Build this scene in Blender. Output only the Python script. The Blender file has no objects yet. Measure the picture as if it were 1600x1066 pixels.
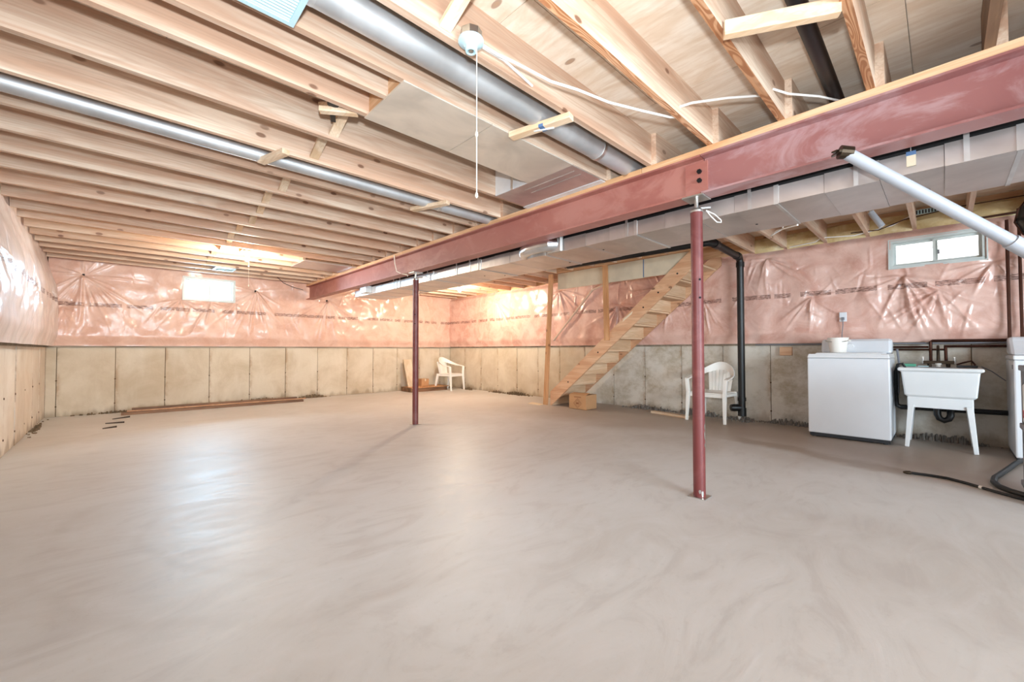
import bpy, math, random
import numpy as np
from mathutils import Vector, Matrix
random.seed(7)
rng = np.random.default_rng(11)
sc = bpy.context.scene
C = sc.collection

# ------------------------------------------------------------------ camera
F, YAW, PITCH, ROLL = 645.8, .76359, .0213, -.0015
cam_d = bpy.data.cameras.new('camera'); cam = bpy.data.objects.new('camera', cam_d); C.objects.link(cam)
cam_d.sensor_width = 36; cam_d.lens = 36 * F / 1600; cam_d.clip_start = .05; cam_d.clip_end = 200
fwd = Vector((math.sin(YAW), math.cos(YAW), 0)); rgt = Vector((math.cos(YAW), -math.sin(YAW), 0)); up = Vector((0, 0, 1))
f2 = fwd * math.cos(PITCH) + up * math.sin(PITCH); u2 = up * math.cos(PITCH) - fwd * math.sin(PITCH)
r3 = rgt * math.cos(ROLL) + u2 * math.sin(ROLL); u3 = u2 * math.cos(ROLL) - rgt * math.sin(ROLL)
cam.matrix_world = Matrix(((r3.x, u3.x, -f2.x, 0), (r3.y, u3.y, -f2.y, 0), (r3.z, u3.z, -f2.z, 1.05), (0, 0, 0, 1)))
sc.camera = cam

# ------------------------------------------------------------------ world, lights, exposure
w = bpy.data.worlds.new('sky'); sc.world = w; w.use_nodes = True
bg = w.node_tree.nodes['Background']; bg.inputs[0].default_value = (.86, .93, 1, 1); bg.inputs[1].default_value = 5.0

def lamp(name, kind, loc, power, col=(1, 1, 1), size=.1, size_y=None, aim=None):
    l = bpy.data.lights.new(name, kind); l.energy = power; l.color = col
    if kind == 'AREA':
        l.shape = 'RECTANGLE'; l.size = size; l.size_y = size_y or size
    else:
        l.shadow_soft_size = size
    o = bpy.data.objects.new(name, l); C.objects.link(o); o.location = loc
    if aim is not None:
        o.rotation_euler = (Vector(aim) - Vector(loc)).to_track_quat('-Z', 'Y').to_euler()
    return o
fl_ = lamp('camera_flash', 'SPOT', (0, 0, 1.37), 300, (.82, .92, 1), .05, aim=(4.2, 5.4, 4.0))
fl_.data.spot_size = math.radians(138); fl_.data.spot_blend = 1
lamp('rear_fill', 'AREA', (1.6, -5.7, 1.35), 760, (.72, .88, 1), 4.6, 2.3, aim=(4.4, 4, 1.2))  # added fill light behind the camera
lamp('window_daylight', 'AREA', (1.27, 9.95, 2.25), 95, (.48, .76, 1), .74, .36, aim=(1.5, 6, 0))
BULB = 1500; BULB_FAR = 2500
sc.view_settings.view_transform = 'Standard'
sc.view_settings.look = 'None'
sc.view_settings.gamma = 1
sc.view_settings.use_curve_mapping = False
sc.view_settings.exposure = .48
try:
    sc.cycles.max_bounces = 10; sc.cycles.diffuse_bounces = 6; sc.cycles.glossy_bounces = 4; sc.cycles.transparent_max_bounces = 8
    sc.cycles.sample_clamp_indirect = 6; sc.cycles.use_denoising = True
except Exception:
    pass

# ------------------------------------------------------------------ materials
def s2l(c):
    return tuple((x / 12.92 if x <= .04045 else ((x + .055) / 1.055) ** 2.4) for x in (v / 255 for v in c))
class NT:
    def __init__(s, name):
        s.m = bpy.data.materials.new(name); s.m.use_nodes = True
        s.t = s.m.node_tree; s.b = s.t.nodes['Principled BSDF']; s.out = s.t.nodes['Material Output']
    def n(s, typ, **kw):
        n = s.t.nodes.new(typ)
        for k, v in kw.items():
            if k[0] == 'i' and (k[1].isdigit() or k[1].isupper()):
                key = k[1:]
                key = int(key) if key.isdigit() else key.replace('_', ' ')
                if isinstance(v, bpy.types.NodeSocket): s.t.links.new(v, n.inputs[key])
                else: n.inputs[key].default_value = v
            else: setattr(n, k, v)
        return n
    def math(s, op, a, b=0., c=None, clamp=False):
        n = s.n('ShaderNodeMath', operation=op, use_clamp=clamp, i0=a, i1=b)
        if c is not None:
            if isinstance(c, bpy.types.NodeSocket): s.t.links.new(c, n.inputs[2])
            else: n.inputs[2].default_value = c
        return n.outputs[0]
    def mix(s, fac, a, b, mode='MIX'):
        n = s.n('ShaderNodeMix', data_type='RGBA', blend_type=mode)
        for i, v in ((0, fac), (6, a), (7, b)):
            if isinstance(v, bpy.types.NodeSocket): s.t.links.new(v, n.inputs[i])
            else: n.inputs[i].default_value = v if not isinstance(v, tuple) or len(v) == 4 else (*v, 1)
        return n.outputs[2]
    def ss(s, v, a, b):
        n = s.n('ShaderNodeMapRange', interpolation_type='SMOOTHSTEP', i0=v, i1=a, i2=b); return n.outputs[0]
    def noise(s, vec, scale, detail=3, rough=.5, dist=0.):
        return s.n('ShaderNodeTexNoise', iVector=vec, iScale=scale, iDetail=detail, iRoughness=rough, iDistortion=dist).outputs[0]
    def obj(s, rand=True):
        o = s.n('ShaderNodeTexCoord').outputs['Object']
        if rand:
            r = s.n('ShaderNodeObjectInfo').outputs['Random']
            r = s.math('MULTIPLY', r, 37.)
            o = s.n('ShaderNodeVectorMath', operation='ADD', i0=o, i1=r).outputs[0]
        return o
    def rnd(s): return s.n('ShaderNodeObjectInfo').outputs['Random']
    def scale(s, vec, v):
        return s.n('ShaderNodeVectorMath', operation='MULTIPLY', i0=vec, i1=v).outputs[0]
    def set(s, **kw):
        for k, v in kw.items():
            key = k.replace('_', ' ')
            if isinstance(v, bpy.types.NodeSocket): s.t.links.new(v, s.b.inputs[key])
            else: s.b.inputs[key].default_value = (*v, 1) if isinstance(v, tuple) and len(v) == 3 else v
        return s
    def bump(s, h, strength, dist=.01):
        n = s.n('ShaderNodeBump', iHeight=h, iStrength=strength, iDistance=dist)
        s.t.links.new(n.outputs[0], s.b.inputs['Normal']); return n

def flat(name, col, rough=.5, metal=0., vary=.06, **kw):
    t = NT(name)
    o = t.obj(); nz = t.noise(o, 6, 3)
    c = s2l(col)
    k = t.mix(t.ss(nz, .3, .7), tuple(x * (1 - vary) for x in c), tuple(min(1, x * (1 + .7 * vary)) for x in c))
    t.set(Base_Color=k, Roughness=rough, Metallic=metal, **kw)
    return t.m

def wood(name, axis, base, dark, knots=True, rings=0., var=.13, knotcol=(98, 56, 32)):
    t = NT(name); o = t.obj()
    al, cr = .8, 8.
    sc_ = [cr] * 3; sc_[axis] = al
    v = t.scale(o, tuple(sc_))
    n1 = t.noise(v, 1., 5, .6, .8)
    sc2 = [95.] * 3; sc2[axis] = 2.5
    n2 = t.noise(t.scale(o, tuple(sc2)), 1., 3)
    b, d = s2l(base), s2l(dark)
    col = t.mix(t.ss(n1, .36, .64), b, d)
    col = t.mix(t.math('MULTIPLY', t.ss(n2, .38, .68), .38), col, d)
    sc5 = [10.] * 3; sc5[axis] = .55
    n5 = t.noise(t.scale(o, tuple(sc5)), 1., 2, .5, .5)
    f5 = t.math('ABSOLUTE', t.math('SUBTRACT', t.math('FRACT', t.math('MULTIPLY', n5, 11.)), .5))
    col = t.mix(t.math('MULTIPLY', t.ss(f5, .22, .42), .30), col, tuple(x * .80 for x in d))
    if rings:
        sc4 = [14.] * 3; sc4[axis] = 2.2
        n4 = t.noise(t.scale(o, tuple(sc4)), 1., 1, .4, .6)
        fr = t.math('FRACT', t.math('MULTIPLY', n4, 13.))
        fr = t.ss(t.math('ABSOLUTE', t.math('SUBTRACT', fr, .5)), .16, .34)
        col = t.mix(t.math('MULTIPLY', fr, rings), col, s2l((150, 92, 55)))
    if knots:
        sx = t.n('ShaderNodeSeparateXYZ', i0=o); oth = [i for i in range(3) if i != axis]
        kv = t.n('ShaderNodeCombineXYZ', i0=t.math('MULTIPLY', sx.outputs[axis], 2.4), i1=t.math('MULTIPLY', t.math('ADD', sx.outputs[oth[0]], sx.outputs[oth[1]]), 4.6), i2=0.).outputs[0]
        vo = t.n('ShaderNodeTexVoronoi', voronoi_dimensions='2D', iVector=kv, iScale=1.)
        dd = t.math('ADD', vo.outputs['Distance'], t.math('MULTIPLY', t.math('SUBTRACT', n1, .5), .08))
        sep = t.n('ShaderNodeSeparateColor', i0=vo.outputs['Color'])
        msk = t.math('MULTIPLY', t.math('GREATER_THAN', sep.outputs[0], .42), t.math('ADD', .55, t.math('MULTIPLY', sep.outputs[1], .45)))
        halo = t.math('MULTIPLY', t.math('SUBTRACT', 1., t.ss(dd, .05, .26)), msk)
        core = t.math('MULTIPLY', t.math('SUBTRACT', 1., t.ss(dd, .045, .085)), msk)
        col = t.mix(t.math('MULTIPLY', halo, .45), col, d)
        col = t.mix(t.math('MULTIPLY', core, .85), col, s2l(knotcol))
    val = t.math('ADD', t.math('MULTIPLY', t.rnd(), 2 * var), 1 - var)
    hs = t.n('ShaderNodeHueSaturation', iColor=col, iValue=val)
    t.set(Base_Color=hs.outputs[0], Roughness=.62)
    t.bump(n2, .12, .004)
    return t.m

LB, LD = (217, 195, 173), (194, 157, 131)
M = {}
M['wood_x'] = wood('lumber_along_x', 0, LB, LD)
M['wood_y'] = wood('lumber_along_y', 1, (222, 184, 146), (196, 148, 104))
M['wood_z'] = wood('lumber_along_z', 2, (214, 164, 118), (184, 128, 82))
M['wood_ring'] = wood('lumber_ringed', 0, (216, 172, 136), (190, 134, 92), knots=False, rings=.8)
M['wood_bark'] = wood('lumber_rough', 0, (158, 122, 92), (112, 84, 62), knots=False)
M['wood_stair'] = wood('stair_lumber', 1, (220, 178, 142), (200, 148, 110), knotcol=(96, 54, 30))
M['wood_old'] = wood('old_lumber', 0, (146, 108, 78), (100, 70, 48))
M['ledger'] = wood('ledger_lumber', 0, (158, 144, 126), (128, 112, 94), knots=False)
M['stair_board'] = wood('stair_board', 0, (218, 188, 156), (200, 162, 126), knots=False)
M['wood_pale'] = wood('pale_board', 2, (226, 208, 184), (206, 182, 152), knots=False)
M['wood_brace'] = wood('brace_lumber', 1, (226, 204, 178), (206, 172, 136))

def plywood():
    t = NT('plywood'); o = t.obj()
    v = t.scale(o, (3.2, 1.1, 1))
    n1 = t.noise(v, 1.3, 6, .62, 1.8)
    n2 = t.noise(t.scale(o, (40, 3, 1)), 1., 3)
    col = t.mix(t.ss(n1, .3, .68), s2l((236, 223, 206)), s2l((220, 198, 174)))
    col = t.mix(t.math('MULTIPLY', t.ss(n2, .4, .7), .25), col, s2l((194, 158, 122)))
    vo = t.n('ShaderNodeTexVoronoi', iVector=t.scale(o, (7, 3.4, 1)), iScale=1.)
    sep = t.n('ShaderNodeSeparateColor', i0=vo.outputs['Color'])
    msk = t.math('GREATER_THAN', sep.outputs[0], .74)
    dd = vo.outputs['Distance']
    ring = t.math('MULTIPLY', t.math('SUBTRACT', 1., t.ss(dd, .10, .14)), msk)
    core = t.math('MULTIPLY', t.math('SUBTRACT', 1., t.ss(dd, .05, .09)), msk)
    col = t.mix(t.math('MULTIPLY', ring, .7), col, s2l((140, 104, 80)))
    col = t.mix(t.math('MULTIPLY', core, .8), col, s2l((178, 146, 118)))
    hs = t.n('ShaderNodeHueSaturation', iColor=col, iValue=t.math('ADD', t.math('MULTIPLY', t.rnd(), .1), .95))
    t.set(Base_Color=hs.outputs[0], Roughness=.6); t.bump(n2, .06, .003)
    return t.m
M['plywood'] = plywood()

def floor_mat():
    t = NT('floor_concrete'); o = t.obj(False)
    sx = t.n('ShaderNodeSeparateXYZ', i0=o); X, Y = sx.outputs[0], sx.outputs[1]
    n1 = t.noise(o, .55, 4, .55, .4)
    sw = t.noise(t.scale(o, (1.2, 2.6, 1)), 1.3, 6, .65, 2.2)
    fine = t.noise(o, 26., 5, .7)
    col = t.mix(t.ss(n1, .35, .68), s2l((210, 208, 205)), s2l((198, 194, 189)))
    col = t.mix(t.math('MULTIPLY', t.ss(sw, .46, .72), .34), col, s2l((220, 218, 218)))
    col = t.mix(t.math('MULTIPLY', t.ss(sw, .5, .32), .35), col, s2l((180, 174, 170)))
    col = t.mix(t.math('MULTIPLY', t.ss(fine, .55, .8), .25), col, s2l((170, 160, 150)))
    # arcs left by the power trowel
    dx = t.math('SUBTRACT', X, 1.2); dy = t.math('SUBTRACT', Y, 3.1)
    rr = t.math('SQRT', t.math('ADD', t.math('MULTIPLY', dx, dx), t.math('MULTIPLY', dy, dy)))
    wob = t.math('ADD', rr, t.math('MULTIPLY', t.noise(o, 1.4, 3), .35))
    arc = t.ss(t.math('ABSOLUTE', t.math('SUBTRACT', t.math('FRACT', t.math('MULTIPLY', wob, 2.4)), .5)), .36, .5)
    arc = t.math('MULTIPLY', arc, t.math('MULTIPLY', t.ss(n1, .45, .6), t.ss(rr, 2.6, .6)))
    col = t.mix(t.math('MULTIPLY', arc, .35), col, s2l((176, 166, 156)))
    # damp brown ground beside the laundry wall
    e = t.math('ADD', X, t.math('MULTIPLY', t.noise(o, .9, 4, .6), 2.2))
    damp = t.math('MULTIPLY', t.ss(e, 4.9, 7.0), t.ss(Y, 7.5, 3.5))
    col = t.mix(t.math('MULTIPLY', damp, .72), col, s2l((150, 130, 112)))
    # one wet run crossing in front of the washer
    d2 = t.math('ADD', X, t.math('MULTIPLY', t.math('SUBTRACT', Y, .8), -.30))
    d2 = t.math('ABSOLUTE', t.math('SUBTRACT', t.math('ADD', d2, t.math('MULTIPLY', t.noise(o, 2.2, 4), .5)), 5.28))
    run = t.math('MULTIPLY', t.ss(d2, .20, .05), t.math('MULTIPLY', t.ss(Y, .1, .35), t.ss(Y, 2.1, 1.5)))
    col = t.mix(t.math('MULTIPLY', run, .6), col, s2l((142, 120, 100)))
    # spots dropped on the slab
    vo = t.n('ShaderNodeTexVoronoi', iVector=o, iScale=1.9)
    sep = t.n('ShaderNodeSeparateColor', i0=vo.outputs['Color'])
    sp = t.math('MULTIPLY', t.math('GREATER_THAN', sep.outputs[0], .6), t.math('LESS_THAN', vo.outputs['Distance'], t.math('MULTIPLY', sep.outputs[1], .028)))
    col = t.mix(t.math('MULTIPLY', sp, .8), col, s2l((92, 82, 76)))
    t.set(Base_Color=col, Roughness=t.math('ADD', t.math('MULTIPLY', sw, .34), .30), Specular_IOR_Level=.36)
    t.bump(t.math('ADD', t.math('MULTIPLY', sw, .7), t.math('MULTIPLY', fine, .12)), .25, .012)
    return t.m
M['floor'] = floor_mat()

def wall_concrete(name, stained, ga=0, c1=(208, 196, 176), c2=(188, 172, 148)):
    t = NT(name); o = t.obj(False)
    sx = t.n('ShaderNodeSeparateXYZ', i0=o)
    n1 = t.noise(o, 1.7, 5, .62, .5); n2 = t.noise(o, 30, 4, .7); n3 = t.noise(t.scale(o, (5, 5, 1.2)), 1., 4)
    col = t.mix(t.ss(n1, .32, .7), s2l(c1), s2l(c2))
    col = t.mix(t.math('MULTIPLY', t.ss(n3, .5, .75), .35), col, s2l((218, 209, 194)))
    col = t.mix(t.math('MULTIPLY', t.ss(n2, .58, .8), .3), col, s2l((150, 134, 112)))
    if stained:
        k = t.ss(t.math('ADD', sx.outputs[1], t.math('MULTIPLY', n1, 1.4)), 6.2, 4.6)
        st = t.noise(t.scale(o, (1, 1.6, 2.0)), 1.5, 7, .72, .15)
        grey = t.mix(t.ss(st, .40, .68), s2l((212, 205, 194)), s2l((172, 158, 136)))
        grey = t.mix(t.math('MULTIPLY', t.ss(n2, .52, .75), .4), grey, s2l((198, 194, 186)))
        col = t.mix(t.math('MULTIPLY', k, .9), col, grey)
    # rust and slurry that seeped at the form joints
    g = t.n('ShaderNodeSeparateXYZ', i0=t.n('ShaderNodeTexCoord').outputs['Generated']).outputs[ga]
    ed = t.math('MULTIPLY', t.math('SUBTRACT', 1., t.ss(g, .0, .10)), 1.)
    seep = t.math('MULTIPLY', ed, t.ss(t.noise(t.scale(o, (6, 6, 3.4)), 1., 5, .7), .45, .62))
    col = t.mix(t.math('MULTIPLY', seep, .55), col, s2l((150, 112, 74)))
    # dark crust low down and tie-hole rust
    zz = t.math('ADD', sx.outputs[2], t.math('MULTIPLY', t.math('SUBTRACT', n3, .5), .5))
    col = t.mix(t.math('MULTIPLY', t.ss(zz, .12, .0), .5), col, s2l((126, 104, 78)))
    hs = t.n('ShaderNodeHueSaturation', iColor=col, iValue=t.math('ADD', t.math('MULTIPLY', t.rnd(), .08), .96))
    t.set(Base_Color=hs.outputs[0], Roughness=.85)
    t.bump(t.math('ADD', n2, n1), .3, .006)
    return t.m
M['wall'] = wall_concrete('wall_concrete', False)
M['wall_stained'] = wall_concrete('wall_concrete_damp', True, 1)
M['wall_lit'] = wall_concrete('wall_concrete_lit', False, 1, (224, 216, 204), (210, 198, 182))  # paler copy for the left wall, its brighter lighting painted into the colour
M['rust'] = flat('tie_rust', (92, 66, 44), .9)
M['groove'] = flat('form_joint', (112, 92, 70), .9)

def insulation(name, ua, base, dark, band, coat=.9):
    t = NT(name); o = t.obj(False)
    sx = t.n('ShaderNodeSeparateXYZ', i0=o); U, Z = sx.outputs[ua], sx.outputs[2]
    n1 = t.noise(o, 3.2, 5, .65, .6); n2 = t.noise(o, 18, 4, .7)
    col = t.mix(t.ss(n1, .35, .68), s2l(base), s2l(dark))
    col = t.mix(t.math('MULTIPLY', t.ss(n2, .5, .75), .25), col, s2l(tuple(min(255, c + 18) for c in base)))
    if band:
        uv = t.n('ShaderNodeCombineXYZ', i0=t.math('MULTIPLY', U, 16.), i1=t.math('MULTIPLY', Z, 190.), i2=0.).outputs[0]
        letters = t.math('GREATER_THAN', t.noise(uv, 1., 2, .7), .48)
        words = t.math('GREATER_THAN', t.noise(t.n('ShaderNodeCombineXYZ', i0=t.math('MULTIPLY', U, 4.6), i1=0., i2=0.).outputs[0], 1., 1), .43)
        wz = t.math('ADD', Z, t.math('MULTIPLY', t.noise(o, 1.1, 1), .04))
        row = t.math('LESS_THAN', t.math('ABSOLUTE', t.math('SUBTRACT', wz, band + .02)), .031)
        ink = t.math('MULTIPLY', t.math('MULTIPLY', letters, words), row)
        col = t.mix(t.math('MULTIPLY', ink, .85), col, s2l((98, 58, 48)))
    cr = t.noise(t.scale(o, (9, 9, 5)), 1., 5, .6, 1.6)
    t.set(Base_Color=col, Roughness=.6, Coat_Weight=coat, Coat_Roughness=.14, Coat_IOR=1.5)
    b = t.n('ShaderNodeBump', iHeight=cr, iStrength=.32, iDistance=.02)
    t.t.links.new(b.outputs[0], t.b.inputs['Coat Normal'])
    return t.m
M['ins_back'] = insulation('pink_batt_behind_film_x', 0, (222, 186, 168), (208, 164, 144), 1.795, .65)
M['ins_right'] = insulation('pink_batt_behind_film_y', 1, (226, 188, 174), (206, 156, 140), 1.80)
M['ins_left'] = insulation('film_with_glare', 1, (222, 210, 205), (214, 196, 190), 1.80, .5)  # glare on the left sheet painted in as a whiter base colour
M['rim'] = insulation('rim_batt', 1, (216, 196, 150), (190, 160, 108), 0, .5)

def painted_steel(name, c1, c2, c3):
    t = NT(name); o = t.obj()
    n1 = t.noise(t.scale(o, (1, .6, 1)), 4, 6, .65, .8); n2 = t.noise(o, 1.1, 3)
    col = t.mix(t.ss(n2, .35, .7), s2l(c1), s2l(c2))
    col = t.mix(t.math('MULTIPLY', t.ss(n1, .44, .62), .62), col, s2l(c3))
    t.set(Base_Color=col, Roughness=.48); t.bump(n1, .08, .004)
    return t.m
M['beam_a'] = painted_steel('red_oxide_mottled', (150, 98, 94), (136, 82, 80), (178, 146, 146))
M['beam_b'] = painted_steel('red_oxide_primer', (164, 104, 92), (152, 90, 80), (176, 122, 110))
M['post_red'] = painted_steel('red_post_paint', (112, 50, 48), (96, 40, 38), (126, 70, 66))
M['post_dark'] = painted_steel('dark_red_post_paint', (112, 52, 48), (96, 44, 42), (130, 80, 74))

def galv(name, col, rough, metal=1.):
    t = NT(name); o = t.obj()
    n1 = t.noise(o, 2.2, 4, .6, .8); n2 = t.noise(o, 45, 2)
    c = s2l(col)
    k = t.mix(t.ss(n1, .3, .7), tuple(x * .84 for x in c), tuple(min(1, x * 1.08) for x in c))
    t.set(Base_Color=k, Metallic=metal, Roughness=t.math('ADD', t.math('MULTIPLY', n1, .18), rough - .08))
    return t.m
M['galv'] = galv('galvanised_sheet', (212, 206, 202), .36, .88)
M['galv_pipe'] = galv('galvanised_pipe', (196, 196, 196), .52, .75)
M['galv_panel'] = galv('panel_sheet', (220, 210, 196), .40, .5)
M['bright_zinc'] = galv('bright_zinc', (232, 234, 236), .45, .35)
M['cleat'] = galv('drive_cleat', (226, 226, 224), .42)
M['steel'] = galv('bright_steel', (196, 194, 190), .32)
M['foil'] = galv('foil_tape', (220, 224, 228), .22)
M['black_bolt'] = flat('black_bolt', (34, 34, 36), .4, .6)
M['abs'] = flat('black_plastic_pipe', (17, 17, 18), .42)
M['rubber'] = flat('black_rubber', (19, 19, 20), .55)
M['pvc'] = flat('white_pvc', (166, 169, 176), .4, vary=.03)
M['white_plastic'] = flat('white_resin', (240, 237, 230), .42, vary=.02)
M['enamel'] = flat('white_enamel', (222, 225, 230), .24, vary=.012)
M['enamel_lid'] = flat('white_lid', (230, 232, 235), .18, vary=.012)
M['tub'] = flat('white_tub_plastic', (220, 222, 223), .4, vary=.015)
M['porcelain'] = flat('white_porcelain', (176, 204, 210), .3, vary=.02)
M['cord'] = flat('cream_cord', (236, 226, 208), .7)
M['cable'] = flat('white_cable', (236, 234, 230), .45)
M['copper'] = flat('tarnished_copper', (74, 46, 36), .38, .8)
M['brass'] = flat('tarnished_brass', (66, 54, 42), .4, .8)
M['cardboard'] = flat('cardboard', (186, 140, 98), .8)
M['cardboard_in'] = flat('cardboard_print', (140, 90, 58), .8)
M['cardboard_lt'] = flat('pale_card', (224, 206, 178), .8)
M['drywall'] = flat('grey_board', (206, 192, 168), .8)
M['rail'] = flat('rail_paint', (206, 180, 160), .6)
M['grey'] = flat('grey_plastic', (118, 118, 124), .5)
M['dark'] = flat('dark_plastic', (44, 46, 50), .5)
M['scrap'] = flat('dark_scrap', (58, 44, 36), .8)
M['pack_white'] = flat('white_wrapper', (222, 220, 218), .5)
M['pack_red'] = flat('red_print', (166, 40, 46), .5)
M['green'] = flat('green_sponge', (92, 168, 140), .8)
M['blue'] = flat('blue_ink', (84, 112, 150), .7)
M['dirt'] = flat('crumbled_dirt', (112, 94, 72), .95)
M['mortar'] = flat('grey_mortar', (122, 114, 106), .95)
M['vinyl'] = flat('white_vinyl', (206, 212, 209), .35)
M['siding'] = flat('white_siding', (238, 234, 228), .6)
M['hole'] = flat('dark_hole', (20, 18, 16), .9)
def glass():
    t = NT('window_glass')
    tr = t.n('ShaderNodeBsdfTransparent', iColor=(.95, .97, .97, 1)); gl = t.n('ShaderNodeBsdfGlossy', iRoughness=.02)
    fr = t.n('ShaderNodeFresnel', iIOR=1.45)
    mx = t.n('ShaderNodeMixShader', i0=fr.outputs[0], i1=tr.outputs[0], i2=gl.outputs[0])
    t.t.links.new(mx.outputs[0], t.out.inputs[0]); return t.m
M['glass'] = glass()
def emit(name, col, st):
    t = NT(name); t.set(Base_Color=(1, 1, 1), Emission_Color=col, Emission_Strength=st); return t.m
M['bulb'] = emit('lit_bulb', (1, .88, .70), BULB)
M['bulb_far'] = emit('lit_bulb_far', (1, .86, .66), BULB_FAR)

# ------------------------------------------------------------------ mesh helpers
class MB:
    def __init__(s): s.v = []; s.f = []; s.mi = []; s.cur = 0
    def add(s, vs, fs):
        o = len(s.v); s.v += [tuple(map(float, p)) for p in vs]
        s.f += [tuple(i + o for i in f) for f in fs]; s.mi += [s.cur] * len(fs); return s
    def box(s, x0, x1, y0, y1, z0, z1):
        return s.add([(x, y, z) for z in (z0, z1) for y in (y0, y1) for x in (x0, x1)],
                     [(0, 2, 3, 1), (4, 5, 7, 6), (0, 1, 5, 4), (2, 6, 7, 3), (0, 4, 6, 2), (1, 3, 7, 5)])
    def hexa(s, lo, hi):  # lo, hi: four points each, same winding
        return s.add(list(lo) + list(hi), [(3, 2, 1, 0), (4, 5, 6, 7), (0, 1, 5, 4), (1, 2, 6, 5), (2, 3, 7, 6), (3, 0, 4, 7)])
    def bar(s, p0, p1, w, h, upv=(0, 0, 1), w1=None, h1=None):
        p0, p1 = Vector(p0), Vector(p1); d = (p1 - p0).normalized()
        a = d.cross(Vector(upv)).normalized(); b = a.cross(d).normalized()
        w1 = w if w1 is None else w1; h1 = h if h1 is None else h1
        q = lambda p, w, h: [p - a * w / 2 - b * h / 2, p + a * w / 2 - b * h / 2, p + a * w / 2 + b * h / 2, p - a * w / 2 + b * h / 2]
        return s.hexa(q(p0, w, h), q(p1, w1, h1))
    def tube(s, pts, r, n=10, caps=True, flat_=None, upv=None):
        pts = [Vector(p) for p in pts]; rs = r if isinstance(r, (list, tuple)) else [r] * len(pts)
        prev = None; vs = []
        for i, p in enumerate(pts):
            d = (pts[min(i + 1, len(pts) - 1)] - pts[max(i - 1, 0)]).normalized()
            if prev is None:
                ref = Vector(upv) if upv else (Vector((0, 0, 1)) if abs(d.z) < .9 else Vector((1, 0, 0)))
                a = d.cross(ref).normalized()
            else:
                a = (prev - d * prev.dot(d)).normalized()
            prev = a; b = d.cross(a)
            fw = flat_ if flat_ else 1.
            for k in range(n):
                t = 2 * math.pi * k / n
                vs.append(p + a * math.cos(t) * rs[i] + b * math.sin(t) * rs[i] * fw)
        fs = []
        for i in range(len(pts) - 1):
            for k in range(n):
                k2 = (k + 1) % n
                fs.append((i * n + k, i * n + k2, (i + 1) * n + k2, (i + 1) * n + k))
        if caps:
            fs.append(tuple(range(n))[::-1]); fs.append(tuple((len(pts) - 1) * n + k for k in range(n)))
        return s.add(vs, fs)
    def cyl(s, p0, p1, r0, r1=None, n=16): return s.tube([p0, p1], [r0, r0 if r1 is None else r1], n)
    def lathe(s, prof, c=(0, 0, 0), n=24):
        vs = []; fs = []
        for r, z in prof:
            for k in range(n):
                t = 2 * math.pi * k / n; vs.append((c[0] + r * math.cos(t), c[1] + r * math.sin(t), c[2] + z))
        for i in range(len(prof) - 1):
            for k in range(n):
                k2 = (k + 1) % n; fs.append((i * n + k, i * n + k2, (i + 1) * n + k2, (i + 1) * n + k))
        fs.append(tuple(range(n))[::-1]); fs.append(tuple((len(prof) - 1) * n + k for k in range(n)))
        return s.add(vs, fs)
    def prism(s, poly, axis, a0, a1):
        def P(p, a):
            return (a, p[0], p[1]) if axis == 0 else ((p[0], a, p[1]) if axis == 1 else (p[0], p[1], a))
        n = len(poly)
        vs = [P(p, a0) for p in poly] + [P(p, a1) for p in poly]
        fs = [tuple(range(n))[::-1], tuple(range(n, 2 * n))] + [(i, (i + 1) % n, n + (i + 1) % n, n + i) for i in range(n)]
        return s.add(vs, fs)
    def mesh(s, name, off=(0, 0, 0)):
        me = bpy.data.meshes.new(name)
        me.from_pydata([(a - off[0], b - off[1], c - off[2]) for a, b, c in s.v], [], s.f)
        me.polygons.foreach_set('material_index', s.mi)
        import bmesh
        bm = bmesh.new(); bm.from_mesh(me); bmesh.ops.recalc_face_normals(bm, faces=bm.faces); bm.to_mesh(me); bm.free()
        return me

def origin(o):
    v = Vector((0, 0, 0))
    while o is not None: v = v + o.location; o = o.parent
    return v
def obj(name, mb, mat, parent=None, smooth=False, bevel=0., local=False, at=None, extra=None):
    """one linked mesh object; coordinates are given in the room unless local"""
    off = Vector((0, 0, 0)) if local else origin(parent)
    loc = Vector((0, 0, 0))
    if at is not None: loc = Vector(at) - off
    me = mb.mesh(name, tuple(off + loc))
    me.materials.append(mat)
    for m in (extra or []): me.materials.append(m)
    if smooth:
        me.polygons.foreach_set('use_smooth', [True] * len(me.polygons)); me.set_sharp_from_angle(angle=math.radians(35))
    o = bpy.data.objects.new(name, me); C.objects.link(o); o.location = loc
    if parent is not None: o.parent = parent
    if bevel:
        b = o.modifiers.new('bevel', 'BEVEL'); b.width = bevel; b.segments = 2; b.limit_method = 'ANGLE'; b.angle_limit = math.radians(40)
    return o
def tag(o, label=None, cat=None, group=None, kind=None):
    if label: o['label'] = label
    if cat: o['category'] = cat
    if group: o['group'] = group
    if kind: o['kind'] = kind
    return o
def thing(name, label, cat, loc=(0, 0, 0), rz=0., group=None):
    o = bpy.data.objects.new(name, None); C.objects.link(o); o.location = loc; o.rotation_euler = (0, 0, rz)
    o.empty_display_size = .1
    return tag(o, label, cat, group)
def single(name, label, cat, mb, mat, group=None, base=None, **kw):
    return tag(obj(name, mb, mat, at=base, **kw), label, cat, group)
def dup(o, parent=None):
    c = o.copy(); C.objects.link(c); c.parent = parent
    for ch in list(o.children): dup(ch, c)
    return c

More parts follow.
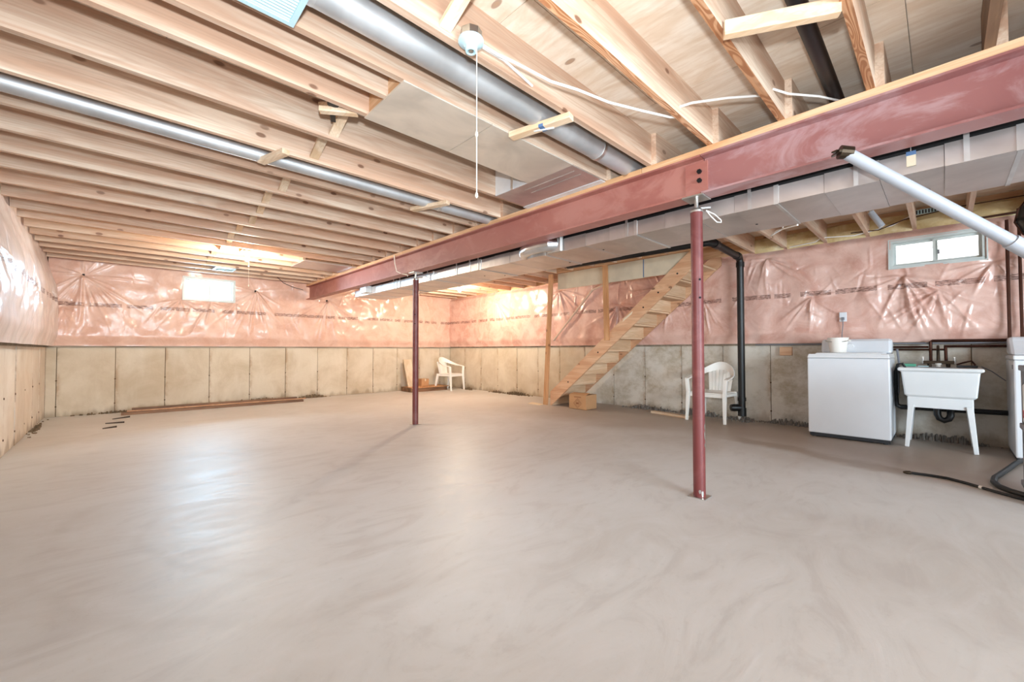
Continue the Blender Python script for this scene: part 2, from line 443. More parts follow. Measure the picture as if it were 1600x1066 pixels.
# ------------------------------------------------------------------ the room shell
XL, XR, YB, YN = -.80, 6.85, 9.70, -6.0
ZJ, ZP = 2.475, 2.713
fl = tag(obj('floor', MB().box(XL - .3, XR + .3, YN - .3, YB + .3, -.12, 0), M['floor']), kind='structure')
W2 = (-.335, .437, 2.025, 2.36)     # window in the right wall: y0, y1, z0, z1
W1 = (.87, 1.66, 1.985, 2.40)       # window in the back wall: x0, x1, z0, z1
wb = MB()
wb.box(XL - .3, XR + .3, YB + .012, YB + .28, 0, W1[2]).box(XL - .3, W1[0], YB + .012, YB + .28, W1[2], W1[3])
wb.box(W1[1], XR + .3, YB + .012, YB + .28, W1[2], W1[3]).box(XL - .3, XR + .3, YB + .012, YB + .28, W1[3], 2.9)
wall_back = tag(obj('wall_back', wb, M['groove']), kind='structure')
wr = MB()
wr.box(XR + .012, XR + .28, YN - .3, YB + .3, 0, W2[2]).box(XR + .012, XR + .28, YN - .3, W2[0], W2[2], W2[3])
wr.box(XR + .012, XR + .28, W2[1], YB + .3, W2[2], W2[3]).box(XR + .012, XR + .28, YN - .3, YB + .3, W2[3], 2.9)
wall_right = tag(obj('wall_right', wr, M['groove']), kind='structure')
wall_left = tag(obj('wall_left', MB().box(XL - .28, XL - .012, YN - .3, YB + .3, 0, 2.9), M['groove']), kind='structure')
wall_near = tag(obj('wall_near', MB().box(XL - .3, XR + .3, YN - .28, YN, 0, 2.9), M['wall']), kind='structure')
def panels(edges, axis, face, inward, parent, mat):
    for i in range(len(edges) - 1):
        a, b = edges[i] + .004, edges[i + 1] - .004
        j = .003 * math.sin(i * 2.3)
        p0, p1 = sorted((face + inward * (.0 + j), face - inward * .02))
        m = MB()
        if axis == 0: m.box(a, b, p0, p1, 0, 1.16)
        else: m.box(p0, p1, a, b, 0, 1.16)
        obj('concrete_panel', m, mat, parent, bevel=.003)
        if i == 0 or -1 > edges[i]: continue
        for z in (.57, .16):
            e = edges[i]; r_ = .011; h = inward * .006
            if axis == 0: obj('form_tie', MB().cyl((e, face, z), (e, face + h, z), r_, n=8), M['rust'], parent)
            else: obj('form_tie', MB().cyl((face, e, z), (face + h, e, z), r_, n=8), M['rust'], parent)
panels([XL, -.679, -.008, .64, 1.288, 1.95, 2.608, 3.258, 3.918, 4.56, 5.2, 5.85, 6.5, XR], 0, YB, -1, wall_back, M['wall'])
panels([9.70, 8.991, 8.31, 7.662, 6.982, 6.305, 5.675, 5.024, 4.354, 3.708, 3.046, 2.388, 1.74, 1.09, .44, -.21, -.86, -1.5, -2.2, -3.5, -4.8, YN][::-1], 1, XR, -1, wall_right, M['wall_stained'])
panels([9.70, 9.05, 8.4, 7.75, 7.1, 6.45, 5.8, 5.15, 4.5, 3.85, 3.2, 2.55, 1.9, 1.2, .5, -.2, -.9, -1.6, -2.4, -3.6, -4.8, YN][::-1], 1, XL, 1, wall_left, M['wall_lit'])
# ledger strips where the blankets end
tag(obj('trim_1', MB().box(XL + .02, XR, 9.672, 9.70, 1.098, 1.15), M['ledger'], bevel=.004), kind='structure')
tag(obj('trim_2', MB().box(6.828, 6.85, YN, 9.66, 1.105, 1.158), M['ledger'], bevel=.004), kind='structure')
tag(obj('trim_3', MB().box(-.80, -.775, YN, 9.66, 1.098, 1.145), M['ledger'], bevel=.004), kind='structure')

# ceiling: subfloor sheets, joists and cross bridging
ceil = tag(obj('ceiling', MB().box(XL - .3, XR + .3, YN - .3, YB + .3, 2.735, 2.86), M['plywood']), kind='structure')
xs = [XL - .05 - .2 + 1.22 * i for i in range(8)]
for i in range(7):
    y = YN - 1.22 * (i % 2)
    while y < YB:
        y0, y1 = max(y, YN) + .002, min(y + 2.44, YB) - .002
        x0, x1 = max(xs[i], XL - .05) + .002, min(xs[i + 1], XR + .05) - .002
        if y1 > y0 + .02 and x1 > x0: obj('plywood_sheet', MB().box(x0, x1, y0, y1, ZP, ZP + .018), M['plywood'], ceil)
        y += 2.44
FAR = [-5.6, -5.2, -4.8, -4.4, -4.0, -3.6, -3.2, -2.9, -2.6, -2.2, -1.78, -1.38, -.97, -.56, -.155, .273, .693, 1.121, 1.575, 1.98, 2.177, 2.42, 2.875, 3.31, 3.753, 4.188, 4.644, 5.035, 5.51, 5.955, 6.386, 6.78, 7.25, 7.68, 8.10, 8.52, 8.95, 9.38]
HX = 1.085                                             # header over the return air panel
for y in FAR:
    x1 = 3.10
    if y in (2.177, 2.42): x1 = HX
    m = MB(); m.box(XL + .02, x1, y - .038, y, ZJ, ZP)
    if y in (.693, .273, 1.121): m.mi[0] = 1
    ex = [M['wood_ring']]
    obj('floor_joist', m, M['wood_x'] if y != -.155 else M['wood_bark'], ceil, extra=ex)
for y in FAR:
    if y in (2.177,): continue
    yy = y - .038
    cuts = [(2.965, XR - .02)]
    if 2.3 < y < 5.05: cuts = [(2.965, 5.90)]
    for a, b in cuts: obj('floor_joist', MB().box(a, b, yy - .038, yy, ZJ, ZP), M['wood_x'], ceil)
obj('header', MB().box(HX, HX + .038, 1.98, 2.42, ZJ, ZP), M['wood_y'], ceil)
obj('header', MB().box(5.90, 5.938, 2.2, 5.0, ZJ, ZP), M['wood_y'], ceil)
obj('rim_joist', MB().box(6.80, 6.84, YN, YB, ZJ + .01, ZP), M['wood_y'], ceil)
obj('rim_joist', MB().box(XL + .4, XR, 9.64, 9.68, ZJ + .02, ZP), M['wood_x'], ceil)
for i in range(len(FAR) - 1):
    y0, y1 = FAR[i], FAR[i + 1] - .038
    if y1 - y0 < .25 or abs(y0 - 1.575) < .01 or abs(y0 - 3.31) < .01 or y0 < 1.0: continue
    x = 1.0 + .03 * math.sin(i * 1.7)
    obj('cross_bridging', MB().bar((x, y0, ZJ + .03), (x, y1, ZP - .03), .062, .019, (0, 0, 1)), M['wood_brace'], ceil)
    obj('cross_bridging', MB().bar((x + .07, y0, ZP - .03), (x + .07, y1, ZJ + .03), .062, .019, (0, 0, 1)), M['wood_brace'], ceil)

# windows
def window(name, plane, axis, a0, a1, z0, z1, sign):
    root = tag(bpy.data.objects.new(name, None), kind='structure'); C.objects.link(root)
    def bx(p0, p1, a, b, c, d):
        m = MB(); p0, p1 = sorted((plane + sign * p0, plane + sign * p1))
        return m.box(a, b, p0, p1, c, d) if axis == 0 else m.box(p0, p1, a, b, c, d)
    t = .03
    for a, b, c, d in ((a0, a1, z0, z0 + t), (a0, a1, z1 - t, z1), (a0, a0 + t, z0 + t, z1 - t), (a1 - t, a1, z0 + t, z1 - t)):
        obj('window_frame', bx(-.02, .09, a, b, c, d), M['vinyl'], root, bevel=.003)
    mid = (a0 + a1) / 2
    for k, (s0, s1, dp) in enumerate(((a0 + t, mid + .02, .03), (mid - .02, a1 - t, .055))):
        q = .024
        sash = MB()
        sash_o = None
        for a, b, c, d in ((s0, s1, z0 + t, z0 + t + q), (s0, s1, z1 - t - q, z1 - t), (s0, s0 + q, z0 + t + q, z1 - t - q), (s1 - q, s1, z0 + t + q, z1 - t - q)):
            mm = bx(dp, dp + .022, a, b, c, d); sash.add(mm.v, mm.f)
        sash_o = obj('window_sash', sash, M['vinyl'], root)
        obj('window_pane', bx(dp + .009, dp + .013, s0 + q, s1 - q, z0 + t + q, z1 - t - q), M['glass'], sash_o)
    obj('window_latch', bx(.018, .03, mid - .035, mid - .02, z0 + .12, z0 + .17), M['grey'], root)
    # reveal lining around the opening
    for a, b, c, d in ((a0 - .012, a1 + .012, z0 - .012, z0), (a0 - .012, a1 + .012, z1, z1 + .012), (a0 - .012, a0, z0, z1), (a1, a1 + .012, z0, z1)):
        obj('window_lining', bx(-.035, .16, a, b, c, d), M['vinyl'], root)
    return root
window('window_1', 9.62, 0, *W1, 1)
window('window_2', 6.78, 1, *W2, 1)
ow = tag(bpy.data.objects.new('wall_outside', None), kind='structure'); C.objects.link(ow)
for k in range(14):
    z = .8 + .2 * k
    obj('siding_board', MB().hexa([(8.9, -4, z), (8.9, 4, z), (8.93, 4, z), (8.93, -4, z)], [(8.918, -4, z + .2), (8.918, 4, z + .2), (8.94, 4, z + .2), (8.94, -4, z + .2)]), M['siding'], ow)

# ------------------------------------------------------------------ insulation behind clear film
def film(name, label, axis, u0, u1, z0, z1, prof, tacks, mat, side, hole=None, step=.012, seed=0, drape=.009, amp=.016):
    """gathered sheet: prof(z) is the standing plane, folds fan out from the staples"""
    r = np.random.default_rng(seed)
    nu, nz = int((u1 - u0) / step), int((z1 - z0) / step)
    U, Z = np.meshgrid(np.linspace(u0, u1, nu), np.linspace(z0, z1, nz), indexing='ij')
    d = np.zeros_like(U)
    env = np.sin(np.pi * np.clip((Z - z0) / (z1 - z0), 0, 1)) ** .5
    d += .006 * np.cos(2 * np.pi * U / .61 + .6 * np.sin(1.7 * Z + 2 * U)) * env              # batts swell between the ties
    for k in range(40):
        a = r.uniform(0, 6.28); f = r.uniform(8, 26)
        d += .0011 * np.sin(f * (U * np.cos(a) + Z * np.sin(a)) + r.uniform(0, 6.28))
    du = (u1 - u0) / (nu - 1); dz = (z1 - z0) / (nz - 1)
    def crease(pu, pz, ang, L, wd, h, grow=0., lead=.05):
        """one narrow pleat starting at (pu, pz), ang measured from straight down"""
        su, sz = math.sin(ang), -math.cos(ang)
        ua, ub = sorted((pu, pu + su * L)); za, zb_ = sorted((pz, pz + sz * L)); m_ = 4 * (wd + grow * L)
        i0, i1 = max(0, int((ua - m_ - u0) / du)), min(nu, int((ub + m_ - u0) / du) + 2)
        j0, j1 = max(0, int((za - m_ - z0) / dz)), min(nz, int((zb_ + m_ - z0) / dz) + 2)
        if i1 <= i0 or j1 <= j0: return
        x = U[i0:i1, j0:j1] - pu; y = Z[i0:i1, j0:j1] - pz
        t = x * su + y * sz; p = -x * sz + y * su + .03 * L * np.sin(t / L * 3 + pu * 9)
        w_ = wd + grow * np.clip(t, 0, L)
        d[i0:i1, j0:j1] += h * np.exp(-(p / w_) ** 2) * np.clip(t / lead, 0, 1) * np.clip((L - t) / (.5 * L), 0, 1)
    for (tu, tz, R) in tacks:
        for k in range(int(34 * max(R, .5))):
            ang = r.normal(0, .85) if r.random() < .8 else r.uniform(-3.1, 3.1)
            crease(tu, tz, ang, R * r.uniform(.35, 1.25), r.uniform(.008, .014), amp * r.uniform(.25, 1) * (1 if abs(ang) < 1.7 else .5), .018, .06)
        d -= .03 * np.exp(-(np.hypot(U - tu, Z - tz) / .08) ** 2)
    for k in range(int((u1 - u0) * 16)):
        crease(r.uniform(u0, u1), z0 + (z1 - z0) * r.uniform(.3, 1.0), r.normal(0, .45), r.uniform(.12, .5), r.uniform(.009, .016), drape * r.uniform(-.6, 1), .008, .08)
    d = np.clip(d, -.055, .05)
    P = prof(U, Z) + side * d
    xyz = np.stack((U, P, Z) if axis == 0 else (P, U, Z), -1).reshape(-1, 3)
    idx = np.arange(nu * nz).reshape(nu, nz)
    q = np.stack((idx[:-1, :-1], idx[1:, :-1], idx[1:, 1:], idx[:-1, 1:]), -1)
    if hole:
        uc = (U[:-1, :-1] + U[1:, 1:]) / 2; zc = (Z[:-1, :-1] + Z[1:, 1:]) / 2
        q = q[~((uc > hole[0] + .003) & (uc < hole[1] - .003) & (zc > hole[2] + .003) & (zc < hole[3] - .003))]
    q = q.reshape(-1, 4)
    if (axis == 0) == (side > 0): q = q[:, ::-1]
    me = bpy.data.meshes.new(name)
    me.vertices.add(len(xyz)); me.vertices.foreach_set('co', xyz.ravel())
    me.loops.add(q.size); me.loops.foreach_set('vertex_index', q.ravel().astype(np.int32))
    me.polygons.add(len(q)); me.polygons.foreach_set('loop_start', (np.arange(len(q)) * 4).astype(np.int32))
    me.polygons.foreach_set('use_smooth', np.ones(len(q), bool)); me.update(calc_edges=True); me.validate()
    me.materials.append(mat)
    o = bpy.data.objects.new(name, me); C.objects.link(o)
    return tag(o, label, 'insulation')
s_ = lambda z, a, b: np.clip((z - a) / (b - a), 0, 1) ** 2 * (3 - 2 * np.clip((z - a) / (b - a), 0, 1))
TB = [(-.40, 2.27, 1.0), (2.02, 2.24, 1.0), (3.42, 2.16, 1.0), (1.27, 1.93, .5), (-.6, 1.75, .4), (.85, 1.98, .4), (1.68, 1.98, .4)]
pb = lambda U, Z: 9.60 + .055 * s_(Z, 1.30, 1.125) + .0 * U
ib = film('insulation_blanket', 'pink insulation behind clear film on the far wall, gathered at dark staples', 0, -.78, 6.84, 1.125, 2.53, pb, TB, M['ins_back'], -1, (W1[0], W1[1], W1[2], W1[3]), seed=3)
TR = [(1.74, 2.36, .55), (.32, 1.92, .75), (.05, 1.72, .6), (2.6, 1.85, .6), (4.2, 1.9, .8), (-.38, 1.98, .4), (1.2, 1.75, .5), (5.6, 2.3, .8), (7.6, 2.3, .8), (3.4, 2.1, .6)]
pr = lambda U, Z: 6.755 + .05 * s_(Z, 1.30, 1.135) + .06 * s_(Z, 2.38, 2.49)
ir = film('insulation_blanket', 'darker pink insulation behind shiny film above the laundry tub and stairs', 1, -3.2, 9.62, 1.135, 2.49, pr, TR, M['ins_right'], -1, (W2[0], W2[1], W2[2], W2[3]), seed=8, drape=.015, amp=.022)
TL = [(3.2, 1.78, .5), (5.0, 1.9, .6), (7.2, 1.8, .7), (8.9, 1.9, .5)]
pl_ = lambda U, Z: -.80 + .135 * s_(Z, 2.62, 1.85) - .035 * s_(Z, 1.34, 1.12)
il = film('insulation_blanket', 'bulging film with painted white glare over insulation along the left wall', 1, -3.2, 9.60, 1.12, 2.62, pl_, TL, M['ins_left'], 1, seed=5)
for (x, z) in ((-.40, 2.27), (2.02, 2.24), (3.42, 2.16)):
    obj('staple', MB().box(x - .015, x + .015, 9.612, 9.632, z - .055, z + .02), M['hole'], ib)
for i in range(len(FAR) - 1):
    y0, y1 = FAR[i] - .038, FAR[i + 1] - .076
    if y1 - y0 < .2 or y0 > 5.3 or 2.0 < y0 < 5: continue
    m = MB(); n = 7
    vs = []; fs = []
    for a in range(n):
        for b in range(5):
            y = y0 + (y1 - y0) * a / (n - 1); z = 2.455 + .2 * b / 4
            x = 6.78 - .05 * math.sin(math.pi * a / (n - 1)) * math.sin(math.pi * (b + .5) / 5) + .012 * math.sin(7 * a + 3 * b + i)
            vs.append((x, y, z))
    for a in range(n - 1):
        for b in range(4): fs.append((a * 5 + b, (a + 1) * 5 + b, (a + 1) * 5 + b + 1, a * 5 + b + 1))
    m.add(vs, fs); obj('rim_batt', m, M['rim'], ir, smooth=True)

# ------------------------------------------------------------------ steel beam on two posts
bx0 = 3.035
beam = thing('steel_beam', 'long red oxide steel I-beam carrying the joists across the whole ceiling', 'beam', (bx0, 3.1, 2.15))
def ibeam(y0, y1):
    hw, t, wv = .075, .013, .005
    p = [(-hw, 0), (hw, 0), (hw, t), (wv, t), (wv, .28 - t), (hw, .28 - t), (hw, .28), (-hw, .28), (-hw, .28 - t), (-wv, .28 - t), (-wv, t), (-hw, t)]
    return MB().prism([(bx0 + a, 2.15 + b) for a, b in p], 1, y0, y1)
tag(obj('beam_section', ibeam(YN + .02, 1.165), M['beam_a'], beam), 'mottled pinkish near section of the beam')
obj('beam_section', ibeam(1.17, 9.55), M['beam_b'], beam)
sp = obj('splice_plate', MB().box(bx0 - .017, bx0 - .005, 1.14, 1.30, 2.18, 2.40), M['beam_b'], beam, bevel=.002)
for z in (2.33, 2.265):
    obj('bolt', MB().cyl((bx0 - .034, 1.195, z), (bx0 - .017, 1.195, z), .017, n=6), M['black_bolt'], sp)
for y0, y1 in ((YN + .02, 1.62), (1.622, 5.4), (5.402, 9.55)):
    obj('top_plate', MB().box(bx0 - .072, bx0 + .072, y0, y1, 2.43, ZJ), M['wood_y'], beam, bevel=.003)
def post(x, y, mat, label, chip):
    t = thing('steel_post', label, 'post', (x, y, 0), 0, 'posts under the steel beam')
    obj('base_plate', MB().box(x - .06, x + .06, y - .06, y + .06, 0, .006), M['steel'], t)
    tb = obj('tube', MB().tube([(x, y, .006), (x, y, .02), (x, y, 2.04)], .041, 24), mat, t, smooth=True)
    for z in (1.42, 1.55):
        obj('pin_hole', MB().cyl((x - .0425 * .69, y - .0425 * .72, z), (x - .038 * .69, y - .038 * .72, z), .008, n=10), M['hole'], tb)
    if chip:
        import math as m_
        for z, h, da in ((.03, .045, .1), (.045, .03, -.35), (.44, .07, .75), (.50, .05, .8), (.37, .03, .78)):
            a = m_.atan2(-.72, -.69) + da
            vs = []
            for k in range(7):
                b = 2 * m_.pi * k / 7; aa = a + .22 * m_.cos(b) * (1 + .3 * m_.sin(3 * k)); zz = z + h / 2 * m_.sin(b)
                vs.append((x + .0418 * m_.cos(aa), y + .0418 * m_.sin(aa), max(zz, .008)))
            obj('paint_chip', MB().add(vs, [tuple(range(7))]), M['mortar'] if z > .1 else M['steel'], tb)
    obj('collar', MB().lathe([(.026, 0), (.044, .0), (.044, .014), (.03, .03)], (x, y, 2.04), 20), M['steel'], t, smooth=True)
    obj('jack_screw', MB().cyl((x, y, 2.05), (x, y, 2.14), .0145, n=14), M['steel'], t, smooth=True)
    obj('handle', MB().bar((x + .02, y - .02, 2.073), (x + .07, y - .07, 2.078), .012, .012), M['steel'], t)
    obj('bearing_plate', MB().box(x - .075, x + .075, y - .075, y + .075, 2.138, 2.15), M['steel'], t, bevel=.002)
    return t
p1 = post(3.025, 1.224, M['post_red'], 'red steel post nearest the camera, paint chipped low down', True)
p2 = post(3.06, 5.17, M['post_dark'], 'darker red steel post farther back, left of the stairs', False)
single('wire_loop', 'short loop of white wire tucked at the top of the near red post', 'wire',
       MB().tube([(3.05, 1.165, 2.05), (3.06, 1.135, 2.0), (3.075, 1.10, 1.955), (3.083, 1.075, 1.95), (3.078, 1.075, 1.965), (3.06, 1.11, 2.01), (3.05, 1.165, 2.05)], .004, 6), M['cable'], smooth=True)
single('wire_loop', 'yellowed cable looped over the beam at the far post', 'wire',
       MB().tube([(2.95, 5.6, 2.45), (2.95, 5.58, 2.33), (2.95, 5.52, 2.2), (2.97, 5.4, 2.15), (3.0, 5.3, 2.13), (2.98, 5.26, 2.10)], .007, 6), M['cord'], smooth=True)

# ------------------------------------------------------------------ sheet metal ducts
dx0, dx1, dz0, dz1 = 3.21, 3.85, 2.035, 2.158
duct = thing('sheet_metal_duct', 'long flat galvanised trunk duct hung beside the red beam', 'duct', (3.53, 2.5, dz0))
yy = -2.9; k = 0
seams = []
while yy < 7.6:
    y1 = min(yy + .262, 7.6)
    j = .003 if k % 2 else 0.
    obj('duct_section', MB().box(dx0 + j, dx1 - j, yy, y1 - .002, dz0 + j, dz1 - j), M['galv'], duct)
    seams.append(y1); yy = y1; k += 1
for i, y in enumerate(seams[:-1]):
    if i % 4 != 1: continue
    m = MB()
    m.box(dx0 - .004, dx0 + .004, y - .014, y + .014, dz0 - .004, dz1 + .004).box(dx0, dx1, y - .010, y + .010, dz0 - .004, dz0 + .002)
    obj('drive_cleat', m, M['cleat'], duct)
for y in (-.62, -.1, .35, .93, 1.9, 2.62, 3.05, 3.95, 4.12, 4.4, 5.1, 5.9, 6.1):
    m = MB().box(dx0 - .006, dx0 - .003, y - .011, y + .011, dz0 + .002, 2.475)
    obj('hanger_strap', m, M['cleat'], duct)
for x, y in ((3.62, 1.0), (3.45, 2.3), (3.68, 2.9), (3.6, .05), (3.7, 4.0), (3.52, 4.2)):
    obj('screw_hole', MB().lathe([(.009, 0), (.009, .003)], (x, y, dz0 - .004), 8), M['hole'], duct)
el = MB().tube([(3.22, 2.72, 2.125), (3.16, 2.76, 2.12), (3.145, 2.84, 2.118), (3.145, 3.0, 2.115), (3.17, 3.10, 2.11), (3.215, 3.14, 2.105)], [.078, .074, .068, .066, .07, .076], 16)
obj('takeoff_elbow', el, M['foil'], duct, smooth=True)
obj('takeoff_collar', MB().box(3.185, 3.212, 2.63, 2.80, 2.04, 2.21), M['cleat'], duct, bevel=.004)
obj('takeoff_box', MB().box(3.10, 3.212, 6.9, 7.12, 2.05, 2.17), M['cleat'], duct, bevel=.004)
obj('gap_shade_strip', MB().box(dx0 + .05, dx1 - .01, -2.88, 7.5, dz1, dz1 + .10), M['rubber'], duct)  # added black strip standing in for shade in the gap under the beam

rp = thing('return_air_panel', 'flat sheet metal return air panel nailed under the joists before the beam', 'duct', (1.9, 2.2, 2.47))
obj('panel_sheet', MB().box(HX - .01, 1.69, 1.945, 2.425, 2.466, ZJ), M['galv_panel'], rp)
obj('panel_sheet', MB().box(1.694, 2.51, 1.945, 2.425, 2.4655, ZJ), M['galv_panel'], rp)
obj('drop_box', MB().box(2.51, 2.955, 1.95, 2.835, 2.465, 2.70), M['galv'], rp)
obj('box_end', MB().box(2.505, 2.51, 2.42, 2.835, 2.467, 2.70), M['bright_zinc'], rp)
obj('corner_cleat', MB().box(2.503, 2.511, 2.60, 2.63, 2.465, 2.70), M['cleat'], rp)
obj('foil_joint', MB().box(2.895, 2.96, 1.95, 2.86, 2.461, 2.466), M['bright_zinc'], rp)
for y0 in (2.05, 2.12): obj('crease', MB().bar((2.62, 2.02, 2.463), (2.86, 2.02 + .5, 2.463), .006, .004).__class__().bar((2.60 + (y0 - 2.05) * 1.2, 2.0, 2.463), (2.60 + (y0 - 2.05) * 1.2, 2.55, 2.463), .006, .004), M['cleat'], rp)
rp2 = thing('return_air_panel', 'small shiny metal return air box under joists at the far beam end', 'duct', (2.6, 7.4, 2.47))
obj('panel_sheet', MB().box(2.12, 2.96, 6.95, 7.62, 2.462, ZJ), M['galv'], rp2)
obj('drop_box', MB().box(2.12, 2.16, 7.0, 7.6, ZJ, 2.69), M['foil'], rp2)
obj('foil_joint', MB().box(2.88, 2.965, 6.95, 7.62, 2.456, 2.462), M['foil'], rp2)

def rpipe(label, y, z, r, x0, x1, cut):
    t = thing('round_duct', label, 'duct', (x0, y, z), 0)
    n = 3
    for i in range(n):
        a, b = x0 + (x1 - x0) * i / n, x0 + (x1 - x0) * (i + 1) / n
        obj('pipe_length', MB().tube([(a, y, z), (a + .03, y, z), (b - .03, y, z), (b, y, z)], [r, r, r, r * 1.02], 28), M['galv_pipe'], t, smooth=True)
    obj('crimp_ring', MB().tube([(cut, y, z), (cut + .03, y, z)], r * 1.05, 28), M['cleat'], t, smooth=True)
    return t
rpipe('fat round galvanised duct tucked between joists beside the pull-chain lampholder', 1.757, 2.545, .078, XL + .05, 3.2, 2.55)
rpipe('thinner round galvanised duct running between joists farther from the camera', 3.49, 2.505, .055, XL + .05, 3.15, 2.3)

# boards nailed under the joists to carry the pipes
def brace(label, p0, p1, w, mark=None, h=.036):
    t = thing('support_board', label, 'board', p0)
    obj('board', MB().bar(p0, p1, w, h), M['wood_brace'], t, bevel=.003)
    if mark is not None:
        a = Vector(p0).lerp(Vector(p1), mark)
        d = (Vector(p1) - Vector(p0)).normalized()
        zz = Vector((0, 0, h / 4 + .001)); obj('ink_mark', MB().bar(a - d * .016 - zz, a + d * .016 - zz, w + .002, h / 2), M['blue'], t)
    return t
zb = ZJ - .018
b1 = brace('short pale board under the fat round duct, blue ink mark', (1.86, 1.95, zb), (1.965, 1.53, zb), .062, .55)
obj('strap', MB().bar((1.90, 1.78, 2.44), (1.955, 1.66, 2.435), .014, .004), M['cable'], b1)
brace('short pale board under the thin round duct near the beam', (2.12, 3.66, zb), (2.27, 3.25, zb), .06)
brace('short pale board under the thin round duct farther left', (.76, 3.5, zb), (.85, 3.20, zb), .055)
brace('rough pale board nailed across joists under the black pipe', (1.93, .653, 2.468), (2.145, .275, 2.468), .040, None, .066)
single('black_pipe', 'black plastic pipe lying between joists at upper right', 'pipe', MB().tube([(1.6, .42, 2.585), (3.4, .43, 2.585)], .036, 18), M['abs'], smooth=True)
single('black_bracket', 'small black electrical bracket in the joist bay left of the metal panel', 'bracket',
       MB().box(.88, .94, 2.42, 2.50, 2.50, 2.58).bar((.9, 2.5, 2.53), (1.0, 2.72, 2.54), .03, .02), M['black_bolt'], bevel=.004)
single('wood_cleat', 'small wooden cleat beside the black bracket between joists', 'board', MB().bar((.86, 2.56, 2.49), (1.04, 2.44, 2.49), .04, .03), M['wood_brace'])

# ------------------------------------------------------------------ lampholders
def lampholder(name, x, y, z, label, lit, string, bar=None):
    t = thing(name, label, 'lampholder', (x, y, z), 0)
    obj('junction_box', MB().lathe([(.051, 0), (.051, .04)], (x, y, z + .018), 8), M['steel'], t)
    obj('base', MB().lathe([(.058, .018), (.0585, .008), (.052, .003), (.04, -.001), (.028, -.012), (.0265, -.03), (.024, -.036), (.017, -.036), (.016, -.026)][::-1], (x, y, z), 32), M['porcelain'], t, smooth=True)
    if bar: obj('mounting_bar', MB().box(x - .04, x + .04, bar[0], bar[1], z + .058, z + .09), M['wood_brace'], t)
    if lit:
        obj('bulb', MB().lathe([(.004, -.128), (.018, -.122), (.028, -.105), (.031, -.088), (.026, -.068), (.016, -.045), (.013, -.032)], (x, y, z), 14), M['bulb' if string else 'bulb_far'], t, smooth=True)
    else:
        obj('socket_contact', MB().lathe([(.012, -.034), (.012, -.03)], (x, y, z), 12), M['steel'], t)
    if string:
        sx, sy = x + .026 * .72, y - .026 * .69
        m = MB().tube([(sx, sy, z - .002), (sx, sy, string)], .0022, 5)
        m.lathe([(.002, 0), (.007, .008), (.006, .02), (.002, .028)], (sx, sy, string - .02), 10)
        if string < z - .4: m.lathe([(.002, 0), (.007, .008), (.006, .02), (.002, .028)], (sx, sy, string + .26), 10)
        obj('pull_string', m, M['cord'], t)
    return t
lampholder('lampholder', 1.155, 1.475, 2.45, 'empty white porcelain lampholder with pull string nearest the camera', False, 1.76)
lampholder('lampholder', 1.34, 6.90, 2.452, 'lit bulb in white lampholder in front of the far window', True, 1.98, (6.78, 7.212))
lampholder('lampholder', 5.44, 7.35, 2.452, 'lit bulb between joists right of the far post', True, None, (7.212, 7.604))
m = MB().tube([(1.21, 1.462, 2.468), (1.30, 1.45, 2.46), (1.385, 1.44, 2.465), (1.63, 1.405, 2.46), (1.80, 1.36, 2.47), (2.02, 1.305, 2.468), (2.25, 1.22, 2.475), (2.45, 1.145, 2.485), (2.6, 1.10, 2.52)], .0068, 8)
single('cable', 'white cable running from the near lampholder across the joist bay', 'cable', m, M['cable'], smooth=True)
m = MB().tube([(1.21, 1.475, 2.472), (1.36, 1.475, 2.478), (1.50, 1.50, 2.48), (1.62, 1.53, 2.49)], .0066, 8)
single('cable', 'short white cable leaving the near lampholder into the next joist', 'cable', m, M['cable'], smooth=True)
m = MB().tube([(2.44, 1.10, 2.52), (2.50, 1.03, 2.545), (2.62, .87, 2.555), (2.78, .69, 2.56)], .007, 8)
single('cable', 'white cable crossing the joist bay just above the red beam', 'cable', m, M['cable'], smooth=True)
m = MB().tube([(2.70, .655, 2.545), (2.80, .60, 2.535), (2.95, .48, 2.53), (3.1, .40, 2.53)], .006, 8)
single('cable', 'white cable in the bay beside the black pipe', 'cable', m, M['cable'], smooth=True)

def register(label, x0, x1, y0, y1, z, n):
    t = thing('floor_register', label, 'register', ((x0 + x1) / 2, (y0 + y1) / 2, z), 0)
    f = .022
    fr = MB().box(x0, x1, y0, y0 + f, z, z + .012).box(x0, x1, y1 - f, y1, z, z + .012).box(x0, x0 + f, y0 + f, y1 - f, z, z + .012).box(x1 - f, x1, y0 + f, y1 - f, z, z + .012)
    obj('frame', fr, M['porcelain'], t)
    for i in range(n):
        y = y0 + f + (y1 - y0 - 2 * f) * (i + .5) / n
        obj('louver', MB().bar((x0 + f, y, z + .008), (x1 - f, y, z + .008), .010, .003, (0, .5, 1)), M['porcelain'], t)
    obj('boot', MB().box(x0 + .005, x1 - .005, y0 + .004, y1 - .004, z + .02, ZP - .01), M['galv_pipe'], t)
    return t
register('white louvred register in the joist bay at the top of the view', .05, .535, 1.60, 1.925, 2.445, 16)
register('small pale register between far joists above the far window', 1.20, 1.50, 8.55, 8.88, 2.462, 5)

